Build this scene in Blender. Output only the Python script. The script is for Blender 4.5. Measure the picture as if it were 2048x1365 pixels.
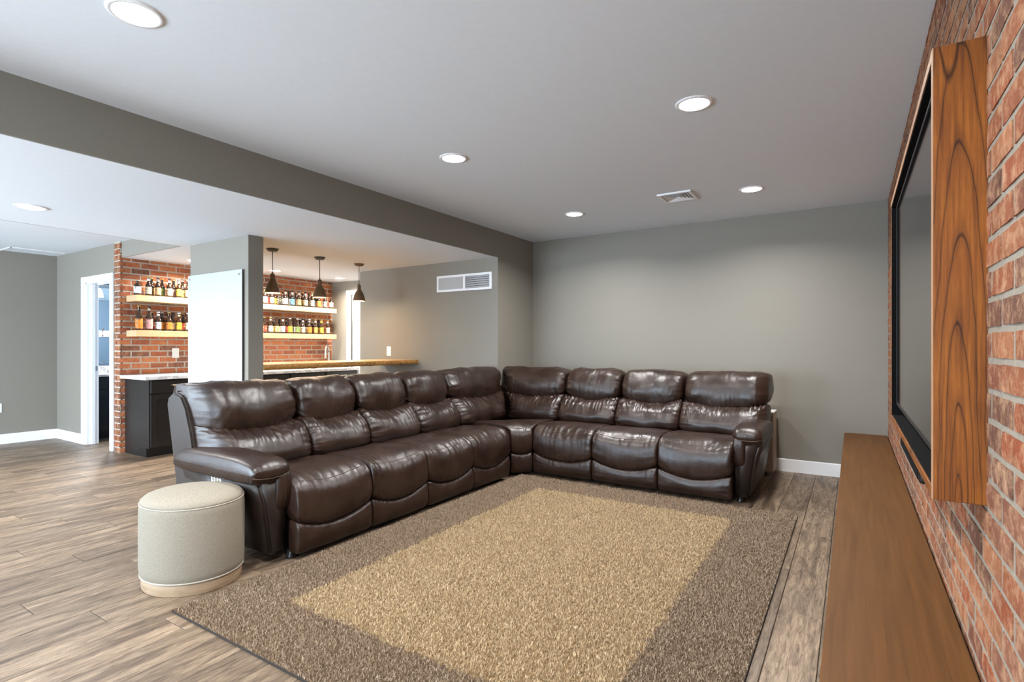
import bpy, bmesh, math, random
import numpy as np
from mathutils import Vector, noise, Matrix

for o in list(bpy.data.objects):
    bpy.data.objects.remove(o)
scene = bpy.context.scene
COL = scene.collection
random.seed(7)
rng = np.random.default_rng(7)

# ------------------------------------------------------------------ camera
FPX, YAW, Y0, CAMH = 1071.78, 0.5666, 691.95, 1.25
cam_data = bpy.data.cameras.new('camera')
cam_data.sensor_width = 36.0
cam_data.lens = FPX / 2048 * 36.0
cam_data.shift_y = (Y0 - 682.5) / 2048
cam_data.clip_start = 0.02
cam = bpy.data.objects.new('camera', cam_data)
cam.location = (0, 0, CAMH)
cam.rotation_euler = (math.pi / 2, 0, YAW)
COL.objects.link(cam)
scene.camera = cam

# ------------------------------------------------------------------ world, daylight, exposure
world = bpy.data.worlds.new('world')
scene.world = world
world.use_nodes = True
wn = world.node_tree.nodes
wn['Background'].inputs[0].default_value = (0.70, 0.85, 1.0, 1)
wn['Background'].inputs[1].default_value = 21.0
scene.view_settings.view_transform = 'Standard'
scene.view_settings.look = 'None'
scene.view_settings.gamma = 1.0
scene.view_settings.use_curve_mapping = False
scene.view_settings.exposure = 0.42
DOWNLIGHT_W = 24.0      # main room downlights
LOW_W = 26.0            # low ceiling and far area downlights
BAR_W = 29.0            # downlights above the bottle wall
WARM = (1.0, 0.90, 0.77)
NEUTRAL = (1.0, 0.995, 0.98)

# ------------------------------------------------------------------ room dimensions
XB = 0.2685        # face of the brick wall at right
XL = -3.4757       # face of the ceiling step
YB = 5.9698        # back wall
YV = 5.1557        # wall with the grille
XBR = -7.1847      # bottle wall
YBR = 2.8231       # wall with the bathroom door
XLW = -9.1171      # far left wall
YR = 5.82          # recessed wall behind bar
YN = -2.2          # wall behind the camera
H, H2, H3 = 2.5826, 2.2788, 2.4642
XE = -5.86         # edge of the low ceiling
XV = -5.786        # end of the grille wall

# ------------------------------------------------------------------ helpers
WL = {}
def wl(parent):
    return WL.get(parent.name, Vector((0, 0, 0))) if parent else Vector((0, 0, 0))

def tag(o, label=None, cat=None, group=None, kind=None):
    if label: o['label'] = label
    if cat: o['category'] = cat
    if group: o['group'] = group
    if kind: o['kind'] = kind
    return o

def link(o, parent=None):
    COL.objects.link(o)
    if parent: o.parent = parent
    return o

def thing(name, label, cat, loc, group=None):
    o = bpy.data.objects.new(name, None)
    o.empty_display_size = 0.1
    COL.objects.link(o)
    o.location = loc
    WL[o.name] = Vector(loc)
    return tag(o, label, cat, group)

def mesh_obj(name, verts, faces, mat, parent=None, smooth=False, mats=None):
    """verts are world coordinates; they are moved into the parent's frame"""
    off = wl(parent)
    me = bpy.data.meshes.new(name)
    me.from_pydata([(v[0] - off.x, v[1] - off.y, v[2] - off.z) for v in verts], [], faces)
    me.materials.append(mat)
    if smooth:
        me.polygons.foreach_set('use_smooth', [True] * len(me.polygons))
    me.update()
    o = bpy.data.objects.new(name, me)
    link(o, parent)
    WL[o.name] = off
    return o

def bm_obj(name, bm, mat, parent=None, smooth=False):
    off = wl(parent)
    bmesh.ops.translate(bm, verts=bm.verts, vec=-off)
    bmesh.ops.recalc_face_normals(bm, faces=bm.faces)
    me = bpy.data.meshes.new(name)
    bm.to_mesh(me); bm.free()
    me.materials.append(mat)
    if smooth:
        me.polygons.foreach_set('use_smooth', [True] * len(me.polygons))
    o = bpy.data.objects.new(name, me)
    link(o, parent)
    WL[o.name] = off
    return o

def bm_box(bm, x0, x1, y0, y1, z0, z1):
    g = bmesh.ops.create_cube(bm, size=1)['verts']
    for v in g:
        v.co = Vector(((x0 + x1) / 2 + v.co.x * (x1 - x0), (y0 + y1) / 2 + v.co.y * (y1 - y0), (z0 + z1) / 2 + v.co.z * (z1 - z0)))
    return g

def box(name, x0, x1, y0, y1, z0, z1, mat, parent=None, bev=0.0, seg=2, smooth=False):
    bm = bmesh.new()
    bm_box(bm, x0, x1, y0, y1, z0, z1)
    if bev > 0:
        bmesh.ops.bevel(bm, geom=bm.edges[:], offset=bev, segments=seg, profile=0.5, affect='EDGES')
    return bm_obj(name, bm, mat, parent, smooth)

def boxes(name, lst, mat, parent=None):
    bm = bmesh.new()
    for b in lst: bm_box(bm, *b)
    return bm_obj(name, bm, mat, parent)

def struct(o, label, cat=None):
    return tag(o, label, cat, kind='structure')

def lathe(prof, cx, cy, n=24, z0=0.0, sx=1.0, sy=1.0, rot=0.0):
    """prof: (radius, z) from bottom to top; returns verts, faces"""
    V, F = [], []
    c, s = math.cos(rot), math.sin(rot)
    for r, z in prof:
        for i in range(n):
            a = 2 * math.pi * i / n
            x, y = r * sx * math.cos(a), r * sy * math.sin(a)
            V.append((cx + c * x - s * y, cy + s * x + c * y, z0 + z))
    for j in range(len(prof) - 1):
        for i in range(n):
            k = (i + 1) % n
            F.append((j * n + i, j * n + k, (j + 1) * n + k, (j + 1) * n + i))
    F.append(tuple(reversed(range(n))))
    F.append(tuple(range((len(prof) - 1) * n, len(prof) * n)))
    return V, F

def tube(pts, r, n=8, closed=False):
    pts = [Vector(p) for p in pts]
    V, F = [], []
    m = len(pts)
    prev = None
    for i, p in enumerate(pts):
        if closed:
            t = (pts[(i + 1) % m] - pts[i - 1])
        else:
            t = pts[min(i + 1, m - 1)] - pts[max(i - 1, 0)]
        t.normalize()
        a = prev if prev is not None else (Vector((0, 0, 1)) if abs(t.z) < .9 else Vector((1, 0, 0)))
        a = (a - t * a.dot(t)).normalized()
        prev = a
        b = t.cross(a)
        for k in range(n):
            q = 2 * math.pi * k / n
            V.append(p + (a * math.cos(q) + b * math.sin(q)) * r)
    for i in range(m if closed else m - 1):
        j = (i + 1) % m
        for k in range(n):
            l = (k + 1) % n
            F.append((i * n + k, i * n + l, j * n + l, j * n + k))
    if not closed:
        F.append(tuple(reversed(range(n))))
        F.append(tuple(range((m - 1) * n, m * n)))
    return V, F

def crom(pts, n):
    """closed Catmull-Rom resample of control tuples, n points per span"""
    P = np.array(pts, float); m = len(P); out = []
    for i in range(m):
        p0, p1, p2, p3 = P[i - 1], P[i], P[(i + 1) % m], P[(i + 2) % m]
        for k in range(n):
            t = k / n
            out.append(0.5 * ((2 * p1) + (-p0 + p2) * t + (2 * p0 - 5 * p1 + 4 * p2 - p3) * t * t + (-p0 + 3 * p1 - 3 * p2 + p3) * t ** 3))
    return np.array(out)

# ------------------------------------------------------------------ materials
class M:
    def __init__(self, name):
        self.m = bpy.data.materials.new(name); self.m.use_nodes = True
        self.t = self.m.node_tree; self.n = self.t.nodes
        self.b = self.n['Principled BSDF']
    def node(self, kind, **kw):
        nd = self.n.new(kind)
        for k, v in kw.items():
            if k.startswith('i_'):
                key = k[2:]
                key = int(key) if key.isdigit() else key.replace('_', ' ')
                if hasattr(v, 'is_output'): self.t.links.new(v, nd.inputs[key])
                else: nd.inputs[key].default_value = v
            else: setattr(nd, k, v)
        return nd
    def link(self, a, b): self.t.links.new(a, b)
    def coord(self, which='Object'): return self.node('ShaderNodeTexCoord').outputs[which]
    def mapping(self, vec, scale=(1, 1, 1), loc=(0, 0, 0), rot=(0, 0, 0)):
        nd = self.node('ShaderNodeMapping'); self.link(vec, nd.inputs[0])
        nd.inputs['Location'].default_value = loc; nd.inputs['Scale'].default_value = scale; nd.inputs['Rotation'].default_value = rot
        return nd.outputs[0]
    def noise(self, vec, scale, detail=4, rough=0.5, dist=0.0):
        nd = self.node('ShaderNodeTexNoise', i_Scale=scale, i_Detail=detail, i_Roughness=rough, i_Distortion=dist)
        self.link(vec, nd.inputs['Vector']); return nd.outputs['Fac']
    def ramp(self, fac, stops, interp='LINEAR'):
        nd = self.node('ShaderNodeValToRGB'); self.link(fac, nd.inputs[0])
        cr = nd.color_ramp; cr.interpolation = interp
        while len(cr.elements) < len(stops): cr.elements.new(0.5)
        for e, (p, c) in zip(cr.elements, stops):
            e.position = p; e.color = (*c, 1) if len(c) == 3 else c
        return nd.outputs[0]
    def mix(self, fac, a, b, mode='MIX'):
        nd = self.node('ShaderNodeMix', data_type='RGBA', blend_type=mode)
        for v, k in ((fac, 0), (a, 6), (b, 7)):
            if hasattr(v, 'is_output'): self.link(v, nd.inputs[k])
            elif k == 0: nd.inputs[0].default_value = v
            else: nd.inputs[k].default_value = (*v, 1)
        return nd.outputs[2]
    def math(self, op, a, b=0.0, c=0.0):
        nd = self.node('ShaderNodeMath', operation=op)
        for i, v in enumerate((a, b, c)):
            if hasattr(v, 'is_output'): self.link(v, nd.inputs[i])
            else: nd.inputs[i].default_value = v
        return nd.outputs[0]
    def bump(self, h, strength=0.3, dist=0.01):
        nd = self.node('ShaderNodeBump', i_Strength=strength, i_Distance=dist)
        self.link(h, nd.inputs['Height']); self.link(nd.outputs[0], self.b.inputs['Normal'])
    def set(self, color=None, rough=None, metal=None, spec=None, coat=None):
        for v, k in ((color, 'Base Color'), (rough, 'Roughness'), (metal, 'Metallic'), (spec, 'Specular IOR Level'), (coat, 'Coat Weight')):
            if v is None: continue
            if hasattr(v, 'is_output'): self.link(v, self.b.inputs[k])
            elif k == 'Base Color': self.b.inputs[k].default_value = (*v, 1)
            else: self.b.inputs[k].default_value = v
        return self

def plain(name, color, rough=0.5, metal=0.0, spec=0.5, nscale=0, bump=0.0):
    m = M(name).set(color, rough, metal, spec)
    if nscale:
        f = m.noise(m.coord(), nscale, 3)
        m.set(m.mix(f, tuple(c * 0.965 for c in color), tuple(min(1, c * 1.03) for c in color)))
        if bump: m.bump(f, bump, 0.002)
    return m.m

def emit(name, color, strength):
    m = M(name).set((0.8, 0.8, 0.8), 0.5)
    m.b.inputs['Emission Color'].default_value = (*color, 1)
    m.b.inputs['Emission Strength'].default_value = strength
    return m.m

MT = {}
MT['wall'] = plain('paint_grey', (0.236, 0.218, 0.185), 0.62, spec=0.3, nscale=60, bump=0.04)
MT['ceil'] = plain('paint_ceiling', (0.75, 0.79, 0.83), 0.85, spec=0.2, nscale=40, bump=0.02)
MT['trim'] = plain('paint_trim', (0.86, 0.86, 0.87), 0.35, nscale=30)
MT['blue'] = plain('paint_blue', (0.10, 0.17, 0.25), 0.6, nscale=30)
MT['black'] = plain('black_plastic', (0.008, 0.008, 0.009), 0.35, nscale=50)
MT['matte_black'] = plain('black_matte', (0.004, 0.004, 0.004), 0.9, spec=0.1, nscale=50)
MT['steel'] = plain('brushed_nickel', (0.55, 0.52, 0.48), 0.3, metal=1.0, nscale=80)
MT['chrome'] = plain('chrome', (0.75, 0.75, 0.75), 0.12, metal=1.0)
MT['grey_metal'] = plain('grey_enamel', (0.42, 0.42, 0.42), 0.45, nscale=40)
MT['subfloor'] = plain('subfloor', (0.05, 0.04, 0.03), 0.8, nscale=20)
MT['white_plastic'] = plain('white_plastic', (0.80, 0.80, 0.78), 0.35, nscale=40)
MT['dark_slot'] = plain('dark_slot', (0.03, 0.03, 0.03), 0.6, nscale=40)
MT['glow_white'] = emit('lamp_disc', (1.0, 0.97, 0.92), 12.0)
MT['glow_warm'] = emit('bulb_glow', (1.0, 0.62, 0.20), 26.0)

# espresso cabinet
m = M('espresso_wood'); c = m.mapping(m.coord(), (6, 6, 60), rot=(math.pi / 2, 0, 0))
f = m.noise(c, 3, 4); m.set(m.ramp(f, [(0.3, (0.008, 0.007, 0.0065)), (0.7, (0.016, 0.013, 0.012))]), 0.38); MT['espresso'] = m.m

# brick
def brick_mat(name, cols, patch, patch_amt):
    m = M(name)
    oi = m.node('ShaderNodeObjectInfo').outputs['Random']
    at = m.node('ShaderNodeAttribute', attribute_name='rnd').outputs['Fac']
    r = m.math('FRACT', m.math('ADD', oi, at))
    base = m.ramp(r, [(i / len(cols), c) for i, c in enumerate(cols)], 'CONSTANT')
    off = m.node('ShaderNodeCombineXYZ'); 
    for k, s in enumerate((13.7, 29.3, 41.9)): m.link(m.math('MULTIPLY', r, s), off.inputs[k])
    va = m.node('ShaderNodeVectorMath', operation='ADD'); m.link(m.coord(), va.inputs[0]); m.link(off.outputs[0], va.inputs[1])
    v = va.outputs[0]
    n1 = m.noise(v, 24, 6, 0.72); n2 = m.noise(v, 70, 5, 0.75); n3 = m.noise(v, 9, 2)
    c1 = m.mix(m.ramp(n1, [(0.42, (0, 0, 0)), (0.75, (1, 1, 1))]), base, patch)
    amt = m.math('MULTIPLY', m.ramp(n1, [(0.45, (0, 0, 0)), (0.72, (1, 1, 1))]), patch_amt)
    c1 = m.mix(amt, base, patch)
    c2 = m.mix(m.ramp(n2, [(0.58, (0, 0, 0)), (0.74, (0.8, 0.8, 0.8))]), c1, tuple(0.35 * x for x in cols[1]))
    c3 = m.mix(m.ramp(n3, [(0.35, (0.75, 0.75, 0.75)), (0.65, (1.15, 1.15, 1.15))]), (0, 0, 0), c2)
    c3 = m.mix(1.0, c2, m.ramp(n3, [(0.3, (0.72, 0.70, 0.70)), (0.7, (1.0, 1.0, 1.0))]), 'MULTIPLY')
    m.set(c3, 0.9, spec=0.2)
    h = m.math('ADD', m.math('MULTIPLY', n1, 1.0), m.math('MULTIPLY', n2, 0.5))
    m.bump(h, 0.7, 0.006)
    return m.m
MT['brick_r'] = brick_mat('brick_weathered', [(0.26, 0.088, 0.042), (0.20, 0.072, 0.042), (0.32, 0.128, 0.062), (0.155, 0.072, 0.048), (0.29, 0.102, 0.048), (0.23, 0.095, 0.056), (0.27, 0.076, 0.034)], (0.56, 0.34, 0.20), 0.9)
MT['brick_l'] = brick_mat('brick_warm_lit', [(0.40, 0.120, 0.050), (0.31, 0.092, 0.045), (0.47, 0.165, 0.065), (0.19, 0.080, 0.052), (0.42, 0.135, 0.058), (0.33, 0.105, 0.052), (0.45, 0.145, 0.055)], (0.58, 0.31, 0.18), 0.6)  # extra orange puts the warm bar light into the brick colour
m = M('mortar'); n1 = m.noise(m.coord(), 60, 6, 0.7); n2 = m.noise(m.coord(), 8, 3)
m.set(m.mix(n2, m.ramp(n1, [(0.3, (0.22, 0.19, 0.15)), (0.7, (0.36, 0.32, 0.265))]), (0.28, 0.245, 0.20)), 0.95, spec=0.1); m.bump(n1, 0.8, 0.006); MT['mortar'] = m.m
m = M('mortar_pale'); n1 = m.noise(m.coord(), 60, 6, 0.7)
m.set(m.ramp(n1, [(0.3, (0.34, 0.31, 0.265)), (0.7, (0.52, 0.48, 0.42))]), 0.95, spec=0.1); m.bump(n1, 0.8, 0.006); MT['mortar_l'] = m.m

# floor planks (grain along local y)
m = M('vinyl_plank')
oi = m.node('ShaderNodeObjectInfo').outputs['Random']
off = m.node('ShaderNodeCombineXYZ'); m.link(m.math('MULTIPLY', oi, 31.0), off.inputs[0]); m.link(m.math('MULTIPLY', oi, 57.0), off.inputs[1])
va = m.node('ShaderNodeVectorMath', operation='ADD'); m.link(m.coord(), va.inputs[0]); m.link(off.outputs[0], va.inputs[1])
v = va.outputs[0]
g1 = m.noise(m.mapping(v, (25, 2.6, 1)), 3.0, 8, 0.70, 1.1)
g2 = m.noise(m.mapping(v, (5, 0.7, 1)), 2.2, 4, 0.55, 1.2)
g3 = m.noise(m.mapping(v, (60, 3, 1)), 4.0, 4, 0.6)
kn = m.noise(m.mapping(v, (7, 2.6, 1)), 2.0, 3, 0.55, 1.5)
base = m.ramp(g1, [(0.31, (0.040, 0.028, 0.020)), (0.42, (0.125, 0.095, 0.071)), (0.55, (0.215, 0.174, 0.136)), (0.72, (0.335, 0.282, 0.230))])
tint = m.ramp(g2, [(0.34, (0.42, 0.36, 0.31)), (0.60, (1.12, 1.05, 0.96))])
c = m.mix(1.0, base, tint, 'MULTIPLY')
c = m.mix(m.ramp(kn, [(0.70, (0, 0, 0)), (0.80, (0.85, 0.85, 0.85))]), c, (0.055, 0.036, 0.026))
per = m.ramp(oi, [(0.0, (0.80, 0.76, 0.71)), (0.5, (1.05, 1.0, 0.93)), (1.0, (1.22, 1.15, 1.06))])
c = m.mix(1.0, c, per, 'MULTIPLY')
c = m.mix(m.math('MULTIPLY', g3, 0.25), c, (0.12, 0.09, 0.07))
m.set(c, m.ramp(g1, [(0.3, (0.50, 0.50, 0.50)), (0.7, (0.36, 0.36, 0.36))]), spec=0.4)
m.bump(g3, 0.12, 0.002); MT['plank'] = m.m

# leather
def leather(name, c0, c1, r0, r1, bs=0.24):
    m = M(name); v = m.coord()
    n1 = m.noise(v, 6, 4, 0.6); n2 = m.noise(v, 260, 3, 0.6); n3 = m.noise(v, 38, 4, 0.6, 0.8)
    m.set(m.ramp(n1, [(0.3, c0), (0.7, c1)]), m.ramp(n1, [(0.3, (r0,) * 3), (0.7, (r1,) * 3)]), spec=0.55)
    h = m.math('ADD', m.math('MULTIPLY', n2, 0.18), m.math('MULTIPLY', n3, 0.8))
    m.bump(h, bs, 0.006); return m.m
MT['leather'] = leather('brown_leather', (0.0145, 0.0062, 0.0036), (0.030, 0.0135, 0.0082), 0.30, 0.44)
MT['vinyl'] = leather('brown_vinyl_side', (0.018, 0.011, 0.0085), (0.025, 0.0155, 0.012), 0.40, 0.48, 0.08)
MT['thread'] = plain('leather_seam', (0.075, 0.048, 0.035), 0.5, nscale=90)

# rug
def rug_col(m, dark, light, use_rnd=True):
    p = m.node('ShaderNodeSeparateXYZ'); m.link(m.coord(), p.inputs[0])
    hx = m.math('ABSOLUTE', p.outputs[0]); hy = m.math('ABSOLUTE', p.outputs[1])
    nz = m.math('MULTIPLY', m.math('SUBTRACT', m.noise(m.coord(), 40, 2), 0.5), 0.10)
    ix = m.math('LESS_THAN', m.math('ADD', hx, nz), 0.79); iy = m.math('LESS_THAN', m.math('ADD', hy, nz), 1.22)
    return m.math('MULTIPLY', ix, iy)
m = M('rug_pile')
inside = rug_col(m, 0, 0)
at = m.node('ShaderNodeAttribute', attribute_name='rnd').outputs['Fac']
lo = m.ramp(at, [(0.0, (0.13, 0.090, 0.058)), (0.5, (0.34, 0.248, 0.170)), (1.0, (0.50, 0.385, 0.28))])
hi = m.ramp(at, [(0.0, (0.18, 0.122, 0.064)), (0.5, (0.50, 0.378, 0.228)), (1.0, (0.74, 0.58, 0.38))])
m.set(m.mix(inside, lo, hi), 0.9, spec=0.15); MT['pile'] = m.m
m = M('rug_backing'); inside = rug_col(m, 0, 0)
m.set(m.mix(inside, (0.10, 0.068, 0.042), (0.20, 0.13, 0.07)), 0.95, spec=0.1); MT['rug_back'] = m.m
MT['rug_bind'] = plain('rug_binding', (0.028, 0.020, 0.015), 0.9, nscale=200)

# ottoman cloth
m = M('heather_cloth'); v = m.coord('Object')
n1 = m.noise(m.mapping(v, (60, 60, 260)), 3, 3, 0.7); n2 = m.noise(v, 9, 2)
m.set(m.mix(m.math('MULTIPLY', n2, 0.25), m.ramp(n1, [(0.3, (0.175, 0.152, 0.116)), (0.7, (0.37, 0.33, 0.268))]), (0.26, 0.232, 0.186)), 0.92, spec=0.15); m.bump(n1, 0.3, 0.002); MT['cloth'] = m.m
MT['cloth_trim'] = plain('cloth_piping', (0.40, 0.36, 0.30), 0.9, nscale=150)

def wood(name, c0, c1, c2, scale, rough=0.4, rot=(0, 0, 0), dist=1.0, lo=0.3, hi=0.7):
    m = M(name); v = m.mapping(m.coord(), scale, rot=rot)
    n = m.noise(v, 2.5, 6, 0.6, dist)
    m.set(m.ramp(n, [(lo, c0), ((lo + hi) / 2, c1), (hi, c2)]), rough); m.bump(n, 0.08, 0.002)
    return m.m
MT['bench'] = wood('bench_wood', (0.084, 0.034, 0.0085), (0.106, 0.044, 0.0115), (0.125, 0.054, 0.0150), (22, 0.8, 22), 0.5, dist=0.4)
bpy.data.materials['bench_wood'].node_tree.nodes['Principled BSDF'].inputs['Specular IOR Level'].default_value = 0.18
MT['shelf'] = wood('maple_shelf', (0.46, 0.31, 0.165), (0.53, 0.37, 0.205), (0.59, 0.43, 0.25), (12, 0.8, 12), 0.5)
MT['bar_top'] = wood('bar_wood', (0.62, 0.36, 0.12), (0.70, 0.43, 0.16), (0.76, 0.50, 0.21), (9, 0.7, 9), 0.3)
MT['bar_edge'] = wood('bar_live_edge', (0.10, 0.035, 0.008), (0.42, 0.19, 0.045), (0.60, 0.32, 0.09), (7, 6, 16), 0.5, dist=2.0, lo=0.32, hi=0.6)
MT['plinth'] = wood('plinth_wood', (0.30, 0.205, 0.125), (0.38, 0.27, 0.17), (0.44, 0.32, 0.21), (3, 3, 40), 0.5)

# tv frame: cathedral grain running along z (side panels) or y (rails)
def cathedral(name, axis):
    m = M(name)
    v0 = m.coord()
    nn = m.node('ShaderNodeTexNoise', i_Scale=1.0, i_Detail=2.0)
    m.link(m.mapping(v0, (9, 9, 2.2) if axis == 'z' else (9, 2.2, 9)), nn.inputs['Vector'])
    wob = m.math('MULTIPLY', m.math('SUBTRACT', nn.outputs['Fac'], 0.5), 0.045)
    p = m.node('ShaderNodeSeparateXYZ'); m.link(v0, p.inputs[0])
    x = p.outputs[0]; l = p.outputs[2] if axis == 'z' else p.outputs[1]
    xx = m.math('ADD', m.math('ADD', x, 0.050), wob)
    def rings(cx, cl, k, per):
        dl = m.math('MULTIPLY', m.math('SUBTRACT', l, cl), k)
        dx = m.math('SUBTRACT', xx, cx)
        return m.math('SQRT', m.math('ADD', m.math('MULTIPLY', dx, dx), m.math('MULTIPLY', dl, dl)))
    r1 = rings(0.0, -0.62 if axis == 'z' else -0.7, 0.060, 1)
    r1 = m.math('POWER', r1, 0.8)
    w = m.math('FRACT', m.math('MULTIPLY', r1, 50.0))
    line = m.ramp(w, [(0.0, (0, 0, 0)), (0.05, (0.65, 0.65, 0.65)), (0.25, (1, 1, 1)), (0.80, (0.9, 0.9, 0.9)), (0.965, (0.6, 0.6, 0.6)), (1.0, (0, 0, 0))])
    r2 = rings(-0.022, 0.60 if axis == 'z' else 0.8, 0.16, 1)
    l2 = m.ramp(m.math('ABSOLUTE', m.math('SUBTRACT', r2, 0.019)), [(0.0005, (0.02, 0.02, 0.02)), (0.0022, (1, 1, 1))])
    inn = m.math('LESS_THAN', r2, 0.019)
    line = m.mix(1.0, m.mix(inn, line, (1, 1, 1)), l2, 'MULTIPLY')
    g = m.noise(m.mapping(v0, (48, 48, 1.6) if axis == 'z' else (48, 1.6, 48)), 3, 5, 0.65)
    b = m.noise(v0, 9, 4, 0.6)
    base = m.mix(b, (0.21, 0.056, 0.006), (0.36, 0.120, 0.014))
    base = m.mix(m.ramp(g, [(0.35, (0, 0, 0)), (0.7, (0.9, 0.9, 0.9))]), base, (0.10, 0.026, 0.003))
    c = m.mix(1.0, base, m.mix(line, (0.12, 0.08, 0.06), (1, 1, 1)), 'MULTIPLY')
    m.set(c, 0.42); return m.m
MT['frame_z'] = cathedral('frame_wood_upright', 'z')
MT['frame_y'] = cathedral('frame_wood_rail', 'y')
MT['frame_edge'] = plain('frame_front_edge', (0.40, 0.22, 0.12), 0.45, nscale=30)
m = M('tv_glass').set((0.006, 0.006, 0.007), 0.07, spec=0.6); MT['screen'] = m.m

# marble
m = M('marble'); v = m.coord(); n = m.noise(v, 3.0, 8, 0.65, 2.5)
m.set(m.ramp(n, [(0.40, (0.80, 0.80, 0.80)), (0.48, (0.50, 0.50, 0.52)), (0.54, (0.82, 0.82, 0.82)), (0.7, (0.86, 0.86, 0.86))]), 0.2); MT['marble'] = m.m
MT['board'] = plain('glass_board', (0.46, 0.475, 0.49), 0.3, nscale=5)
MT['bronze'] = plain('dark_bronze', (0.15, 0.098, 0.055), 0.5, metal=0.3, nscale=60)
MT['shade_in'] = plain('shade_inner_gold', (0.75, 0.45, 0.12), 0.4, nscale=40)
MT['beige'] = plain('beige_metal', (0.40, 0.33, 0.26), 0.5, nscale=60)
m = M('mirror').set((0.85, 0.88, 0.9), 0.02, 1.0); MT['mirror'] = m.m
m = M('brown_glass').set((0.022, 0.010, 0.004), 0.10, spec=0.6); MT['bottle'] = m.m
m = M('dark_glass').set((0.006, 0.006, 0.006), 0.10, spec=0.6); MT['bottle_k'] = m.m
m = M('window_glass')
tr = m.node('ShaderNodeBsdfTransparent'); gl = m.node('ShaderNodeBsdfGlossy', i_Roughness=0.02)
mx = m.node('ShaderNodeMixShader', i_0=0.06); m.link(tr.outputs[0], mx.inputs[1]); m.link(gl.outputs[0], mx.inputs[2])
m.link(mx.outputs[0], m.n['Material Output'].inputs[0]); MT['pane'] = m.m

# ================================================================== STRUCTURE
T = 0.12
floor = struct(box('floor', XLW - T, XB + T, YN - T, 6.1, -0.06, -0.006, MT['subfloor']), 'grey brown plank floor across the whole basement', 'floor')
# planks run along y
PW, PL = 0.182, 1.22
plank_meshes = {}
def plank_mesh(L, W):
    key = (round(L, 3), round(W, 3))
    if key not in plank_meshes:
        bm = bmesh.new(); bm_box(bm, -W / 2 + .0013, W / 2 - .0013, -L / 2 + .0013, L / 2 - .0013, -0.006, 0.0)
        top = [e for e in bm.edges if all(v.co.z > -0.001 for v in e.verts)]
        bmesh.ops.bevel(bm, geom=top, offset=0.0018, segments=1, affect='EDGES')
        me = bpy.data.meshes.new('plank'); bm.to_mesh(me); bm.free(); me.materials.append(MT['plank'])
        plank_meshes[key] = me
    return plank_meshes[key]
def lay(x, y0, y1, w):
    o = bpy.data.objects.new('plank', plank_mesh(y1 - y0, w)); o.location = (x, (y0 + y1) / 2, 0.0)
    link(o, floor)
xp = XB - 0.02; row = 0
while xp > XLW:
    w = min(PW, xp - XLW)
    if w < 0.03: break
    cx = xp - w / 2
    ymax = YB if cx > XL else (YV + 0.7 if cx > XV else 5.8)
    y = -1.9 + (row * 0.437 % 1.0) * PL - PL
    ends = []
    while y < ymax:
        a, b = max(y, -1.9), min(y + PL, ymax)
        if b - a > 0.05: ends.append((a, b))
        y += PL
    for a, b in ends: lay(cx, a, b, w)
    xp -= PW; row += 1

struct(box('wall_back', XL - 0.1, XB + T, YB, YB + T, 0, H + 0.05, MT['wall']), 'grey painted back wall behind the sectional sofa', 'wall')
struct(box('wall_grille', XV, XL, YV, YB + T, 0, H + 0.05, MT['wall']), 'grey wall that carries the white air grille beside the bar', 'wall')
struct(box('wall_recess', XBR - 0.3, XV, YR, YR + T, 0, H2 + 0.05, MT['wall']), 'grey recessed wall at the end of the bottle shelves', 'wall')
struct(box('wall_left', XLW - T, XLW, YN, YBR + 0.12, 0, H3 + 0.05, MT['wall']), 'grey painted wall at the far left', 'wall')
# wall with the bathroom door
DX0, DX1, DZ = -8.165, -7.445, 2.045
struct(boxes('wall_door', [(XLW, DX0, YBR, YBR + T, 0, H3 + .03), (DX1, -7.335, YBR, YBR + T, 0, H3 + .03), (DX0, DX1, YBR, YBR + T, DZ, H3 + .03)], MT['wall']), 'light grey wall around the bathroom doorway', 'wall')
# pillar
PX0, PX1, PY0, PY1 = -5.742, -4.717, 2.8707, 3.023
struct(box('wall_pillar', PX0, PX1, PY0, PY1, 0, H2, MT['wall'], bev=0.003, seg=1), 'short grey stub wall that carries the white glass board', 'wall')
# ceiling levels
struct(box('ceiling', XL, XB + T, YN, YB + T, H, H + 0.08, MT['ceil']), 'white ceiling above the sofa', 'ceiling')
struct(boxes('ceiling', [(XE, XL - 0.015, YN, YB + T, H2, H2 + 0.04), (XBR - 0.3, XE, YBR + 0.02, YB + T, H2, H2 + 0.04)], MT['ceil']), 'lower white ceiling above the bar and pillar', 'ceiling')
struct(box('ceiling', XLW - T, XE + 0.02, YN, YBR + T, H3, H3 + 0.08, MT['ceil']), 'white ceiling at the far left', 'ceiling')
struct(box('wall_beam', XL - 0.016, XL, YN, YV, H2 + 0.0, H + 0.02, MT['wall']), 'dark grey dropped beam face running below the ceiling', 'wall')
struct(boxes('wall_soffit', [(XE - 0.012, XE, YN, YBR + 0.02, H2, H3 + .02), (XBR - .1, XE, YBR + 0.005, YBR + 0.02, H2, H3 + .02)], MT['wall']), 'small grey soffit face between the brick end and the pillar', 'wall')
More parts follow.
